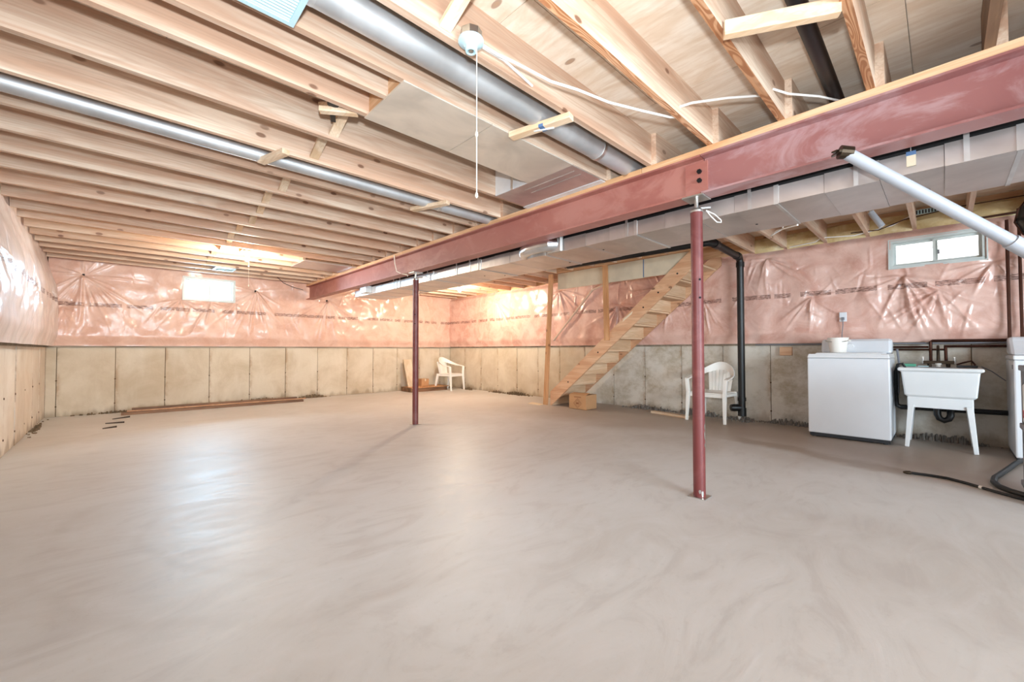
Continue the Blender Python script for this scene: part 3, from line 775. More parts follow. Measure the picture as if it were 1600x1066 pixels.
# ------------------------------------------------------------------ stairs
st = thing('staircase', 'open-backed wooden stairs rising right along the far side wall', 'stairs', (6.4, 4.0, 0))
sl = .834
bot = lambda y: max(0., sl * (5.16 - y))
top = lambda y: .255 + sl * (5.18 - y)
def stringer(x0, x1, y_top):
    pts = [(5.18, 0), (5.16, 0), (y_top, bot(y_top)), (y_top, min(top(y_top), 2.47))]
    ycut = 5.18 - (2.47 - .255) / sl
    if ycut > y_top: pts.append((ycut, 2.47))
    pts.append((5.18, .255))
    return MB().prism(pts, 0, x0, x1)
obj('stringer', stringer(5.962, 6.0, 2.35), M['wood_stair'], st, bevel=.002)
obj('stringer', stringer(6.70, 6.738, 2.35), M['wood_stair'], st, bevel=.002)
for k in range(1, 12):
    z = k * .209; yn = 5.18 - (z - .225) / sl
    obj('tread', MB().box(6.0, 6.70, yn - .268, yn, z - .027, z), M['stair_board'], st, bevel=.003)
    obj('riser', MB().box(6.0, 6.70, yn - .045, yn - .028, z - .209, z - .027), M['stair_board'], st)
for y in (4.75, 4.1, 3.25, 3.0, 2.7):
    zz = bot(y) + .12
    obj('knot', MB().cyl((5.9605, y, zz), (5.963, y, zz), .014, n=9), M['hole'], st)
obj('bin_label', MB().hexa([(5.9605, 3.62, 1.50), (5.9605, 3.45, 1.62), (5.962, 3.45, 1.62), (5.962, 3.62, 1.50)], [(5.9605, 3.60, 1.55), (5.9605, 3.43, 1.67), (5.962, 3.43, 1.67), (5.962, 3.60, 1.55)]), M['cardboard_lt'], st)
def stud(label, x, y0, y1, z0, z1):
    m = MB(); a, b = .02, .045
    m.hexa([(x - a, y0 - b, z0), (x + a, y0 - b, z0), (x + a, y0 + b, z0), (x - a, y0 + b, z0)], [(x - a, y1 - b, z1), (x + a, y1 - b, z1), (x + a, y1 + b, z1), (x - a, y1 + b, z1)])
    return single('wood_stud', label, 'stud', m, M['wood_z'], base=(x, y0, z0), bevel=.002)
stud('tall leaning stud standing on the floor at the foot of the stairs', 5.94, 5.28, 5.13, 0, 2.475)
stud('short stud nailed to the stair stringer and reaching the ceiling', 5.942, 3.905, 3.93, 1.205, 2.475)
hp = thing('partition_board', 'beige board strip hanging above the stairs behind the studs', 'board', (5.99, 4.0, 2.18))
obj('board', MB().box(5.985, 5.998, 3.26, 5.0, 2.18, 2.474), M['drywall'], hp)
obj('board', MB().box(5.985, 5.998, 2.50, 3.245, 2.185, 2.474), M['drywall'], hp)
obj('tape', MB().box(5.983, 5.985, 3.245, 3.26, 2.19, 2.474), M['blue'], hp)
single('handrail', 'pale sloping handrail pole on the wall above the stairs', 'handrail', MB().tube([(6.70, 5.72, 1.25), (6.70, 4.72, 2.22), (6.70, 4.0, 2.4)], .021, 12), M['rail'], smooth=True)

# ------------------------------------------------------------------ pipes on the right
dp = thing('drain_pipe', 'thick black drain pipe with elbow running down beside the stairs', 'pipe', (6.6, 2.05, 0))
obj('pipe', MB().tube([(5.40, 4.3, 2.44), (5.42, 2.2, 2.42), (5.46, 2.08, 2.42), (5.56, 2.03, 2.42), (6.50, 2.045, 2.40), (6.58, 2.05, 2.385), (6.605, 2.05, 2.33), (6.605, 2.05, .12)], .047, 22), M['abs'], dp, smooth=True)
for z, h in ((.08, .12), (.30, .05), (2.26, .07)):
    obj('coupling', MB().cyl((6.605, 2.05, z), (6.605, 2.05, z + h), .056, n=22), M['abs'], dp, smooth=True)
obj('coupling', MB().tube([(6.42, 2.043, 2.402), (6.51, 2.045, 2.40)], .056, 20), M['abs'], dp, smooth=True)
obj('coupling', MB().tube([(5.56, 2.03, 2.42), (5.66, 2.03, 2.418)], .056, 20), M['abs'], dp, smooth=True)
obj('cleanout', MB().tube([(6.59, 2.07, .20), (6.53, 2.14, .20), (6.505, 2.17, .20)], [.05, .052, .044], 18), M['abs'], dp, smooth=True)
pv = thing('vent_pipe', 'fat white plastic pipe slanting down from the beam at right', 'pipe', (2.9, .33, 2.12))
pa, pb_ = Vector((2.885, .35, 2.125)), Vector((3.47, -.477, 1.40))
obj('pipe', MB().tube([pa, pb_], .0305, 24), M['pvc'], pv, smooth=True)
c0 = pa.lerp(pb_, .72)
obj('coupling', MB().tube([c0, pa.lerp(pb_, .86)], .037, 24), M['pvc'], pv, smooth=True)
cm = MB().tube([pa + Vector((-.02, .03, .012)), pa + Vector((.01, -.02, .0))], [.036, .033], 14)
cm.bar((2.84, .40, 2.14), (2.98, .33, 2.146), .03, .008).bar((2.83, .37, 2.13), (2.93, .42, 2.15), .012, .012)
obj('clamp', cm, M['brass'], pv)
tg = thing('hang_tag', 'blue and cream tag hanging on the duct behind the white pipe', 'tag', (3.2, .12, 2.1))
obj('card', MB().box(3.1965, 3.2, .09, .128, 2.075, 2.135), M['cardboard_lt'], tg)
obj('blue_top', MB().box(3.196, 3.2005, .089, .129, 2.135, 2.158), M['blue'], tg)
obj('hook', MB().tube([(3.198, .11, 2.158), (3.19, .11, 2.19), (3.2, .11, 2.21)], .002, 5), M['steel'], tg)

def ptube(name, label, cat, pts, r, mat, group=None): return single(name, label, cat, MB().tube(pts, r, 10), mat, group, smooth=True)
ptube('copper_pipe', 'upper brown copper pipe along wall dropping to the tub faucet', 'pipe', [(6.72, -1.6, 1.146), (6.72, .09, 1.146), (6.72, .104, 1.135), (6.70, .105, .92), (6.62, .105, .90)], .015, M['copper'])
ptube('copper_pipe', 'lower brown copper pipe along wall dropping to the tub faucet', 'pipe', [(6.72, -1.6, 1.082), (6.72, -.0, 1.082), (6.72, -.014, 1.07), (6.70, -.015, .92), (6.62, -.015, .90)], .015, M['copper'])
ptube('copper_pipe', 'upper short brown copper pipe between washer and tub', 'pipe', [(6.73, .43, 1.075), (6.73, .12, 1.075)], .013, M['copper'])
ptube('copper_pipe', 'lower short brown copper pipe between washer and tub', 'pipe', [(6.735, .42, 1.045), (6.735, .0, 1.045)], .011, M['copper'])
ptube('copper_pipe', 'left vertical brown copper pipe right of the window', 'pipe', [(6.70, -.475, 2.40), (6.70, -.475, 1.16)], .014, M['copper'])
ptube('copper_pipe', 'right vertical brown copper pipe at the picture edge', 'pipe', [(6.70, -.555, 2.5), (6.70, -.558, 1.16)], .013, M['copper'])
ptube('copper_pipe', 'horizontal copper pipe along joists above the window', 'pipe', [(6.68, -.20, 2.455), (6.68, -1.2, 2.465)], .012, M['copper'])
ptube('conduit', 'thin grey conduit along the wall behind the tub', 'pipe', [(6.74, 1.9, 1.118), (6.74, -1.2, 1.118)], .009, M['grey'])
ptube('waste_pipe', 'black waste pipe along wall behind the tub legs', 'pipe', [(6.70, -1.6, .405), (6.68, .36, .372), (6.66, .40, .40), (6.60, .405, .55), (6.58, .405, .80)], .028, M['abs'])
bh = thing('black_elbow', 'black pipe elbow curving into view at the right edge', 'pipe', (6.0, -.55, 2.0))
pts = [(6.0, -.80, 2.60), (6.0, -.66, 2.47), (6.0, -.575, 2.33), (6.0, -.553, 2.22), (6.0, -.60, 2.10), (6.0, -.72, 2.0)]
obj('pipe', MB().tube(pts, .075, 18), M['abs'], bh, smooth=True)
obj('band', MB().tube([(6.0, -.56, 2.245), (6.0, -.556, 2.215)], .081, 18), M['black_bolt'], bh, smooth=True)
obj('copper_line', MB().tube([(5.98, p[1] + .082, p[2]) for p in pts], .007, 8), M['copper'], bh, smooth=True)
wt = thing('white_tube', 'short white tube hanging from a metal strip left of the window', 'tube', (5.5, .43, 2.28))
obj('tube', MB().tube([(5.50, .49, 2.44), (5.5, .405, 2.275)], .027, 16), M['pvc'], wt, smooth=True)
obj('strip', MB().bar((5.5, .605, 2.71), (5.5, .46, 2.395), .03, .004, (1, 0, 0)), M['cleat'], wt)
gs = thing('ground_bar', 'slotted white metal strip above the window', 'strip', (6.66, .12, 2.62))
obj('bar', MB().box(6.655, 6.665, .02, .24, 2.60, 2.655), M['porcelain'], gs)
for i in range(8): obj('slot', MB().box(6.653, 6.656, .035 + i * .025, .047 + i * .025, 2.607, 2.648), M['dark'], gs)
for i, (lab, pts) in enumerate((('white cable stapled over the joist ends left of the window', [(6.70, 1.45, 2.46), (6.66, 1.15, 2.47), (6.6, 1.08, 2.50), (6.64, .75, 2.47), (6.64, .4, 2.52), (6.66, .25, 2.6)]),
        ('thin brown wire sagging along the joists above the window', [(6.60, .78, 2.50), (6.63, .52, 2.49), (6.62, .30, 2.56), (6.6, -.1, 2.60), (6.6, -.6, 2.60)]),
        ('white wire hanging from the duct edge above the black pipe', [(3.86, .78, 2.03), (4.2, 1.0, 2.10), (4.6, 1.15, 2.16), (5.0, 1.15, 2.3), (5.05, 1.062, 2.51)]))):
    ptube('cable', lab, 'cable', pts, .006, M['cable'] if i != 1 else M['copper'])
ptube('cable', 'dark wires hanging from joists at the far beam end', 'cable', [(2.3, 9.2, 2.52), (2.45, 9.3, 2.42), (2.65, 9.35, 2.36), (2.85, 9.4, 2.33)], .006, M['dark'])

ol = thing('wall_outlet', 'white wall outlet with plug and cord above the washer', 'outlet', (6.74, .89, 1.47))
obj('cover_plate', MB().box(6.728, 6.74, .85, .925, 1.405, 1.525), M['enamel'], ol, bevel=.003)
obj('plug', MB().box(6.70, 6.728, .872, .902, 1.425, 1.46), M['grey'], ol, bevel=.004)
obj('cord', MB().tube([(6.71, .887, 1.43), (6.715, .888, 1.36), (6.73, .90, 1.26), (6.74, .91, 1.1)], .005, 8), M['grey'], ol, smooth=True)
single('wood_block', 'small orange wood block fixed to the concrete left of the washer', 'block', MB().box(6.79, 6.85, 1.465, 1.61, .965, 1.085), M['wood_stair'], bevel=.003)

# ------------------------------------------------------------------ laundry
ws = thing('washing_machine', 'white top-loading washer standing left of the laundry tub', 'washer', (6.44, .78, 0))
x0, x1, y0, y1 = 6.09, 6.76, .41, 1.155
obj('plinth', MB().box(x0 + .03, x1, y0 + .01, y1 - .01, .012, .06), M['dark'], ws)
for a in (y0 + .05, y1 - .05):
    for b in (x0 + .06, x1 - .05): obj('foot', MB().cyl((b, a, 0), (b, a, .02), .022, n=12), M['dark'], ws)
obj('cabinet', MB().hexa([(x0 + .008, y0, .05), (x1, y0, .05), (x1, y1, .05), (x0 + .008, y1, .05)], [(x0, y0, .945), (x1, y0, .945), (x1, y1, .945), (x0, y1, .945)]), M['enamel'], ws, bevel=.012)
obj('top', MB().hexa([(x0 - .004, y0 - .002, .948), (x1, y0 - .002, .948), (x1, y1 + .002, .948), (x0 - .004, y1 + .002, .948)], [(x0 + .02, y0 + .008, .995), (x1, y0 + .008, 1.0), (x1, y1 - .008, 1.0), (x0 + .02, y1 - .008, .995)]), M['enamel_lid'], ws, bevel=.008)
lid = obj('lid', MB().hexa([(x0 + .02, y0 + .07, .993), (6.55, y0 + .05, .996), (6.55, y1 - .05, .996), (x0 + .02, y1 - .07, .993)], [(x0 + .03, y0 + .09, 1.008), (6.55, y0 + .06, 1.012), (6.55, y1 - .06, 1.012), (x0 + .03, y1 - .09, 1.008)]), M['enamel_lid'], ws, bevel=.005)
cons = [(6.55, 1.0), (6.59, 1.15), (6.62, 1.175), (6.75, 1.175), (6.76, 1.0)]
cn = obj('console', MB().prism([(a, b) for a, b in cons], 1, y0 + .01, y1 - .06), M['enamel'], ws, bevel=.03)
obj('dial', MB().cyl((6.578, .80, 1.09), (6.555, .80, 1.084), .035, n=24), M['enamel_lid'], cn, smooth=True)
bk = thing('bucket', 'white plastic bucket with wire handle on top of the washer', 'bucket', (6.42, .90, 1.012))
obj('pail', MB().lathe([(.080, 0), (.088, .06), (.100, .165), (.106, .168), (.106, .18), (.098, .18), (.094, .165), (.074, .008)], (6.42, .90, 1.012), 32), M['white_plastic'], bk, smooth=True)
hpts = [(6.42 + .11 * math.cos(a) * .3 - .02, .90 + .125 * math.cos(a), 1.165 - .085 * math.sin(a)) for a in [math.pi * i / 14 for i in range(15)]]
obj('handle', MB().tube([(6.34, .90 + .112 * math.cos(a), 1.16 - .02 * math.sin(a)) for a in [math.pi * i / 10 for i in range(11)]], .004, 6), M['steel'], bk, smooth=True)
for s in (-1, 1): obj('handle_ear', MB().cyl((6.42, .90 + s * .10, 1.155), (6.42, .90 + s * .125, 1.155), .011, n=10), M['white_plastic'], bk)

tb = thing('laundry_tub', 'white plastic laundry tub on splayed legs with faucet', 'sink', (6.44, .04, 0))
rx0, rx1, ry0, ry1 = 6.15, 6.72, -.275, .355
def ring(z, i): return [(rx0 + i, ry0 + i, z), (rx1 - i, ry0 + i, z), (rx1 - i, ry1 - i, z), (rx0 + i, ry1 - i, z)]
def tubshell():
    L = [ring(.535, .072), ring(.56, .050), ring(.815, .026), ring(.817, .0), ring(.853, .0), ring(.853, .045), ring(.60, .085)]
    m = MB(); vs = sum(L, []); fs = [(3, 2, 1, 0)]
    for i in range(len(L) - 1):
        for k in range(4): fs.append((i * 4 + k, i * 4 + (k + 1) % 4, (i + 1) * 4 + (k + 1) % 4, (i + 1) * 4 + k))
    n = (len(L) - 1) * 4; fs.append((n, n + 1, n + 2, n + 3))
    return m.add(vs, fs)
obj('basin', tubshell(), M['tub'], tb, bevel=.014)
obj('apron', MB().box(6.225, 6.65, -.20, .285, .425, .54), M['tub'], tb, bevel=.006)
for sx, lx, fx in ((6.245, 6.245, 6.185), (6.63, 6.63, 6.68)):
    for ly, fy in ((.255, .293), (-.172, -.208)):
        obj('leg', MB().bar((lx, ly, .46), (fx, fy, 0), .075, .05, (0, 1, 0), .034, .034), M['tub'], tb, bevel=.004)
fa = obj('faucet', MB().box(6.59, 6.65, -.08, .165, .885, .92).cyl((6.625, .115, .85), (6.625, .115, .91), .018).cyl((6.625, -.03, .85), (6.625, -.03, .91), .018), M['brass'], tb, bevel=.003)
obj('spout', MB().tube([(6.625, .045, .89), (6.625, .045, 1.05), (6.60, .045, 1.085), (6.55, .045, 1.08), (6.52, .045, 1.04)], [.016, .013, .012, .011, .012], 12), M['brass'], fa, smooth=True)
for y in (.165, -.08): obj('faucet_handle', MB().cyl((6.625, y, .89), (6.625, y, .955), .009, n=10).bar((6.60, y, .958), (6.65, y, .958), .016, .012), M['steel'], fa)
obj('trap', MB().tube([(6.45, .06, .55), (6.45, .06, .34), (6.45, .045, .30), (6.45, .01, .28), (6.45, -.025, .30), (6.45, -.04, .34), (6.46, -.04, .37), (6.55, -.04, .38), (6.70, -.04, .38)], .030, 14), M['abs'], tb, smooth=True)
obj('mixing_cup', MB().lathe([(.02, 0), (.02, .02), (.028, .025), (.028, .04)], (6.60, .045, .853), 14), M['white_plastic'], tb)
single('sponge', 'green sponge on the left rim of the laundry tub', 'sponge', MB().box(6.50, 6.57, .22, .335, .853, .885), M['green'], bevel=.008)
br = thing('scrub_brush', 'dark brush with bent handle lying on the tub rim', 'brush', (6.5, -.13, .853))
obj('bristles', MB().box(6.44, 6.49, -.24, -.09, .853, .878), M['dark'], br, bevel=.004)
obj('handle', MB().tube([(6.47, -.09, .885), (6.47, -.15, .91), (6.47, -.20, .925), (6.47, -.215, .90), (6.47, -.225, .88)], .008, 8), M['copper'], br, smooth=True)
single('soap_dish', 'flat white soap tray on the tub rim beside the sponge', 'tray', MB().box(6.50, 6.56, .12, .205, .853, .866), M['porcelain'], bevel=.003)
ptube('washer_hose', 'grey washer fill hose dropping between washer and tub', 'hose', [(6.72, .385, 1.05), (6.70, .37, .9), (6.64, .375, .7), (6.66, .38, .55), (6.70, .39, .5)], .011, M['grey'])
ptube('washer_hose', 'black drain hose hooked over the left side of the tub', 'hose', [(6.70, .395, .45), (6.5, .39, .62), (6.42, .385, .80), (6.40, .365, .88), (6.41, .325, .89), (6.42, .305, .84)], .013, M['rubber'])
ptube('cord', 'thin dark cord slanting from tub rim towards the dryer', 'cord', [(6.55, -.27, .865), (6.60, -.34, .82), (6.66, -.40, .76), (6.68, -.44, .72)], .005, M['grey'])

dr = thing('dryer', 'white dryer cut off by the right edge of the picture', 'dryer', (6.44, -.85, 0))
y0, y1 = -1.17, -.45
obj('cabinet', MB().box(6.085, 6.77, y0, y1, .03, .945), M['enamel'], dr, bevel=.012)
obj('plinth', MB().box(6.12, 6.76, y0 + .02, y1 - .01, .0, .035), M['dark'], dr)
obj('top', MB().box(6.078, 6.77, y0 - .003, y1 + .003, .948, .99), M['enamel_lid'], dr, bevel=.010)
obj('console', MB().prism([(6.40, .99), (6.56, 1.13), (6.60, 1.175), (6.75, 1.175), (6.77, .99)], 1, y0 + .01, y1 - .004), M['enamel'], dr, bevel=.03)
obj('door', MB().box(6.078, 6.088, y0 + .1, y1 - .09, .32, .86), M['enamel_lid'], dr, bevel=.006)
obj('side_clip', MB().box(6.14, 6.155, y1 - .002, y1 + .006, .86, .90), M['grey'], dr)

# ------------------------------------------------------------------ plastic shelf with goods at the right edge
sh = thing('storage_shelf', 'grey plastic storage shelf at the extreme right edge', 'shelf', (4.65, -.75, 0))
for x in (4.42, 4.86):
    for y in (-.41, -1.13): obj('post', MB().cyl((x, y, 0), (x, y, .93), .018, n=12), M['grey'], sh, smooth=True)
for z in (.04, .46, .89): obj('shelf_board', MB().box(4.39, 4.89, -1.16, -.382, z, z + .04), M['grey'], sh, bevel=.006)
for lab, z, h, red in (('white wrapped pack with red band on the middle shelf at right edge', .50, .3, True), ('white wrapped pack on the bottom shelf at right edge', .08, .32, False)):
    t = thing('wrapped_pack', lab, 'package', (4.6, -.6, z))
    obj('wrapper', MB().box(4.45, 4.83, -.85, -.394, z, z + h), M['pack_white'], t, bevel=.02)
    if red: obj('print_band', MB().box(4.448, 4.832, -.852, -.3925, z + .04, z + .11), M['pack_red'], t, bevel=.01)
    else: obj('print_band', MB().box(4.448, 4.832, -.852, -.3925, z + .27, z + .31), M['dark'], t, bevel=.01)
hs = thing('garden_hose', 'thin black hose with brass end lying on the floor', 'hose', (4.85, 0, 0))
obj('hose', MB().tube([(4.835, .215, .012), (4.855, .10, .011), (4.85, 0, .011), (4.78, -.10, .011), (4.68, -.205, .011), (4.56, -.34, .011), (4.5, -.5, .011)], .0105, 10), M['rubber'], hs, smooth=True)
obj('brass_end', MB().tube([(4.82, .255, .012), (4.826, .235, .012), (4.836, .212, .012)], [.008, .014, .014], 12), M['brass'], hs, smooth=True)
obj('white_clip', MB().tube([(4.715, -.17, .011), (4.70, -.185, .011)], .0125, 10), M['cable'], hs)
ptube('drain_hose', 'thick black drain hose looping out from under the dryer', 'hose', [(6.06, -.50, .03), (5.9, -.44, .022), (5.6, -.375, .02), (5.3, -.31, .02), (5.1, -.265, .02), (4.93, -.25, .02), (4.80, -.27, .02), (4.70, -.32, .02), (4.60, -.42, .02)], .019, M['rubber'])

# ------------------------------------------------------------------ chairs
def make_chair():
    t = thing('plastic_chair', 'white plastic armchair against the wall behind the near red post', 'chair', (0, 0, 0))
    m = MB(); n = 8; vs = []; fs = []
    for a in range(n):                                   # seat: dished shell
        for b in range(n):
            u, v = a / (n - 1) * 2 - 1, b / (n - 1)
            wd = .235 + .02 * v
            vs.append((u * wd, -.22 + .46 * v, .43 - .022 * (1 - u * u) * math.sin(math.pi * min(1, v * 1.1)) - .02 * max(0, v - .8) * 5 * .4))
    k0 = len(vs); vs += [(x, y, z - .014) for x, y, z in vs]
    for a in range(n - 1):
        for b in range(n - 1):
            q = (a * n + b, (a + 1) * n + b, (a + 1) * n + b + 1, a * n + b + 1); fs.append(q); fs.append(tuple(i + k0 for i in q[::-1]))
    ed = [a * n for a in range(n)] + [(n - 1) * n + b for b in range(1, n)] + [a * n + n - 1 for a in range(n - 2, -1, -1)] + [b for b in range(n - 2, 0, -1)]
    for i in range(len(ed)): fs.append((ed[i], ed[(i + 1) % len(ed)], ed[(i + 1) % len(ed)] + k0, ed[i] + k0))
    m.add(vs, fs); obj('seat', m, M['white_plastic'], t, smooth=True, local=True)
    m = MB()
    m.box(-.235, .235, .215, .24, .36, .405).box(-.23, .23, -.225, -.205, .37, .415)
    for s in (-1, 1): m.box(s * .245 - .012, s * .245 + .012, -.2, .22, .37, .41)
    obj('seat_frame', m, M['white_plastic'], t, local=True)
    m = MB()
    for k in range(7):                                   # back: vertical ribs meeting a curved crest
        u = (k - 3) / 3
        xb, xt = u * .135, u * .165
        m.bar((xb, -.215 - .01 * (1 - u * u), .415), (xt, -.275 - .02 * (1 - u * u), .74), .040, .013, (0, 1, .2), .049, .013)
    obj('backrest', m, M['white_plastic'], t, local=True)
    path = []
    for i in range(25):
        a = math.pi * i / 24
        x = .285 * math.cos(a); s = math.sin(a)
        path.append((x * (1 - .12 * s), .14 - .44 * s ** .8, .635 + .165 * s ** 1.4))
    path = [(.285, .235, .615)] + path + [(-.285, .235, .615)]
    rs = [.03] + [.030 + .032 * math.sin(math.pi * i / 24) ** 2 for i in range(25)] + [.03]
    vs, fs = [], []
    for i, p in enumerate(path):                          # flat band that is the arms at the ends and the crest in the middle
        a = math.pi * min(max(i - 1, 0), 24) / 24; s = math.sin(a)
        wv = Vector((math.cos(a) * (1 - s), -.25 * s, 0)) if s < .3 else Vector((0, 0, 0))
        tilt = s ** .7
        out = Vector((math.cos(a) if abs(math.cos(a)) > .01 else 0, -s, 0))
        d = (out * (1 - tilt) + Vector((0, 0, 1)) * tilt).normalized() * rs[i]
        nrm = (Vector((0, 0, 1)) * (1 - tilt) - out * tilt).normalized() * .008
        p = Vector(p)
        vs += [p - d - nrm, p + d - nrm, p + d + nrm, p - d + nrm]
        if i:
            o = (i - 1) * 4
            for k in range(4): fs.append((o + k, o + (k + 1) % 4, o + 4 + (k + 1) % 4, o + 4 + k))
    fs += [(0, 1, 2, 3), tuple(len(vs) - 4 + k for k in range(4))]
    obj('arm_and_crest', MB().add(vs, fs), M['white_plastic'], t, smooth=True, local=True)
    for s in (-1, 1):
        obj('leg', MB().bar((s * .285, .232, .615), (s * .262, .235, .40), .045, .05, (0, 1, 0)).bar((s * .262, .235, .41), (s * .275, .268, 0), .052, .05, (0, 1, 0), .034, .036), M['white_plastic'], t, local=True, bevel=.006)
        obj('leg', MB().bar((s * .235, -.20, .43), (s * .262, -.285, 0), .055, .05, (0, 1, 0), .034, .034), M['white_plastic'], t, local=True, bevel=.006)
    return t
ch = make_chair(); ch.location = (6.43, 2.385, 0); ch.rotation_euler = (0, 0, math.radians(86))
ch2 = dup(ch); ch2['label'] = 'cream-lit white plastic armchair in the far corner beside the pallet'
ch2.location = (6.36, 9.02, 0); ch2.rotation_euler = (0, 0, math.radians(196))

# ------------------------------------------------------------------ loose things on the floor
bxx = thing('cardboard_box', 'brown cardboard box with printed diamond under the stairs', 'box', (6.07, 4.49, 0), 0)
X0, X1, Y0, Y1, H = 5.885, 6.20, 4.30, 4.665, .255
def cbox(X0, X1, Y0, Y1, Z, H, t=.006):
    return MB().box(X0, X1, Y0, Y1, Z, Z + t).box(X0, X0 + t, Y0, Y1, Z, Z + H).box(X1 - t, X1, Y0, Y1, Z, Z + H).box(X0 + t, X1 - t, Y0, Y0 + t, Z, Z + H).box(X0 + t, X1 - t, Y1 - t, Y1, Z, Z + H)
obj('carton', cbox(X0, X1, Y0, Y1, 0, H), M['cardboard'], bxx)
obj('flap', MB().hexa([(X0, Y0, H), (X0, Y1, H), (X0 + .004, Y1, H), (X0 + .004, Y0, H)], [(X0 + .13, Y0 + .01, H + .028), (X0 + .13, Y1 - .01, H + .02), (X0 + .13, Y1 - .01, H + .024), (X0 + .13, Y0 + .01, H + .032)]), M['cardboard'], bxx)
obj('flap', MB().hexa([(X1, Y0, H), (X1, Y1, H), (X1 - .004, Y1, H), (X1 - .004, Y0, H)], [(X1 - .13, Y0, H + .01), (X1 - .13, Y1, H + .012), (X1 - .13, Y1, H + .016), (X1 - .13, Y0, H + .014)]), M['cardboard'], bxx)
cy, cz = (Y0 + Y1) / 2, .105
mk = MB()
for R_, wv in ((.085, .006), (.058, .005)):
    P = [(cy - R_, cz), (cy, cz + R_), (cy + R_, cz), (cy, cz - R_)]
    for i in range(4):
        a, b = P[i], P[(i + 1) % 4]; mk.bar((X0 - .0008, a[0], a[1]), (X0 - .0008, b[0], b[1]), wv, .0012, (1, 0, 0))
mk.bar((X0 - .0008, cy - .03, cz), (X0 - .0008, cy + .03, cz), .03, .0012, (1, 0, 0)).bar((X0 - .0008, cy - .075, .215), (X0 - .0008, cy + .075, .215), .014, .0012, (1, 0, 0))
obj('printed_mark', mk, M['cardboard_in'], bxx)
single('card_scrap', 'pale flat card scrap on the floor at the stud foot', 'scrap', MB().hexa([(5.78, 5.30, .001), (5.95, 5.34, .001), (5.98, 5.66, .001), (5.80, 5.62, .001)], [(5.78, 5.30, .006), (5.95, 5.34, .006), (5.98, 5.66, .012), (5.80, 5.62, .008)]), M['cardboard_lt'])

pal = thing('pallet', 'low wooden pallet on the floor in the far corner', 'pallet', (5.8, 9.3, 0))
for y in (9.10, 9.32, 9.56): obj('runner', MB().box(5.28, 6.32, y - .02, y + .02, 0, .095), M['wood_old'], pal)
for i in range(7):
    x = 5.28 + i * .158; obj('deck_board', MB().box(x, x + .14, 9.08, 9.58, .095, .113), M['wood_z'], pal)
for x in (5.28, 5.75, 6.26): obj('bottom_board', MB().box(x, x + .06, 9.08, 9.58, 0, .012), M['wood_old'], pal)
obj('end_board', MB().box(5.26, 5.28, 9.08, 9.58, .0, .113), M['wood_old'], pal)
single('leaning_board', 'pale board leaning on the far wall behind the dark post', 'board', MB().hexa([(5.34, 9.36, .113), (5.56, 9.36, .113), (5.56, 9.385, .113), (5.34, 9.385, .113)], [(5.30, 9.55, .80), (5.52, 9.55, .80), (5.52, 9.575, .80), (5.30, 9.575, .80)]), M['wood_pale'], bevel=.003)
sb = thing('small_carton', 'small orange-brown carton sitting on the pallet', 'box', (5.85, 9.42, .113))
obj('carton', MB().box(5.70, 5.92, 9.33, 9.52, .113, .30), M['cardboard'], sb, bevel=.004)
obj('tape', MB().box(5.80, 5.83, 9.329, 9.521, .24, .301), M['cardboard_lt'], sb)
def plank(label, p0, p1, w, h, m):
    return single('lumber_length', label, 'lumber', MB().bar(p0, p1, w, h), m, base=p0, bevel=.003)
plank('long reddish timber on the floor along the far wall', (.07, 9.22, .022), (2.78, 9.10, .022), .09, .042, M['wood_old'])
plank('taller dark timber lying closest to the far wall behind another', (.20, 9.36, .045), (2.70, 9.235, .045), .06, .088, M['wood_old'])
plank('thin strip resting on top of the timbers by the far wall', (.14, 9.27, .052), (2.84, 9.16, .052), .05, .016, M['wood_stair'])
plank('short pale plank on the floor left of the near chair', (6.44, 3.36, .02), (6.30, 2.72, .02), .09, .038, M['wood_brace'])
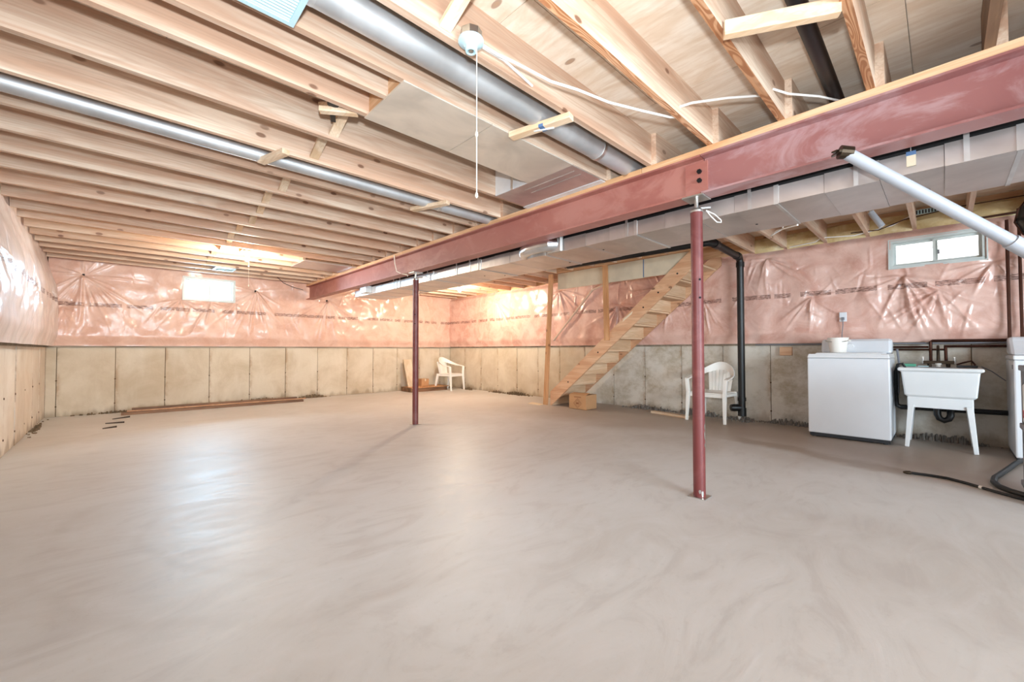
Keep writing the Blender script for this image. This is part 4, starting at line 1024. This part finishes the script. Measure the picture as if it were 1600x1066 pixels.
for lab, a, b, c, d in (('dark shim scrap nearest the timber end', -.03, 8.75, .17, 8.84), ('dark shim scrap in the middle of three', -.10, 8.30, .10, 8.22), ('dark shim scrap nearest the camera of three', -.12, 7.78, .02, 7.82)):
    mx = MB().hexa([(a, b, 0), (c, d, 0), (c, d + .05, 0), (a, b + .06, 0)], [(a, b, .006), (c, d, .018), (c, d + .05, .018), (a, b + .06, .006)])
    single('wood_shim', lab, 'scrap', mx, M['scrap'])

# crumbled dirt and mortar along the wall foot
def rubble(name, spots, mat, seed):
    r = random.Random(seed); m = MB()
    for (x, y, sx, sy, h, n) in spots:
        for _ in range(n):
            a, b = r.gauss(0, .45), r.gauss(0, .45)
            if abs(a) > 1.2 or abs(b) > 1.2: continue
            px, py = x + a * sx, y + b * sy; s = r.uniform(.007, .021); zz = max(0, h * (1 - a * a) * (1 - b * b) * r.uniform(0, 1))
            vs = [(px + s * math.cos(t) * r.uniform(.7, 1.2), py + s * math.sin(t) * r.uniform(.7, 1.2), 0) for t in (0, 1.05, 2.1, 3.14, 4.2, 5.25)]
            vs += [((px * .4 + v[0] * .6), (py * .4 + v[1] * .6), zz + s * r.uniform(.5, 1)) for v in vs]
            m.add(vs, [(i, (i + 1) % 6, 6 + (i + 1) % 6, 6 + i) for i in range(6)] + [tuple(range(6, 12))])
    return tag(obj(name, m, mat), {'dirt_crumbs': 'crumbled brown dirt along the foot of the far wall and stair wall', 'mortar_crumbs': 'grey mortar lumps along the foot of the laundry wall'}[name], 'debris', kind='stuff')
rubble('dirt_crumbs', [(2.1, 9.62, .8, .07, .07, 220), (3.1, 9.64, .35, .05, .07, 90), (6.72, 8.7, .08, .25, .07, 60), (6.76, 6.9, .09, .5, .07, 140), (6.76, 7.6, .07, .3, .05, 60), (-.1, 9.64, .4, .05, .04, 60), (6.55, 9.5, .25, .1, .05, 60), (-.76, 8.5, .04, .9, .02, 60)], M['dirt'], 2)
rubble('mortar_crumbs', [(6.77, 3.6, .07, .5, .08, 170), (6.76, 2.75, .09, .4, .10, 150), (6.72, 2.1, .12, .3, .05, 110), (6.77, 1.5, .07, .35, .07, 120), (6.78, .0, .06, .45, .08, 120), (6.6, 2.05, .08, .08, .03, 26)], M['mortar'], 5)
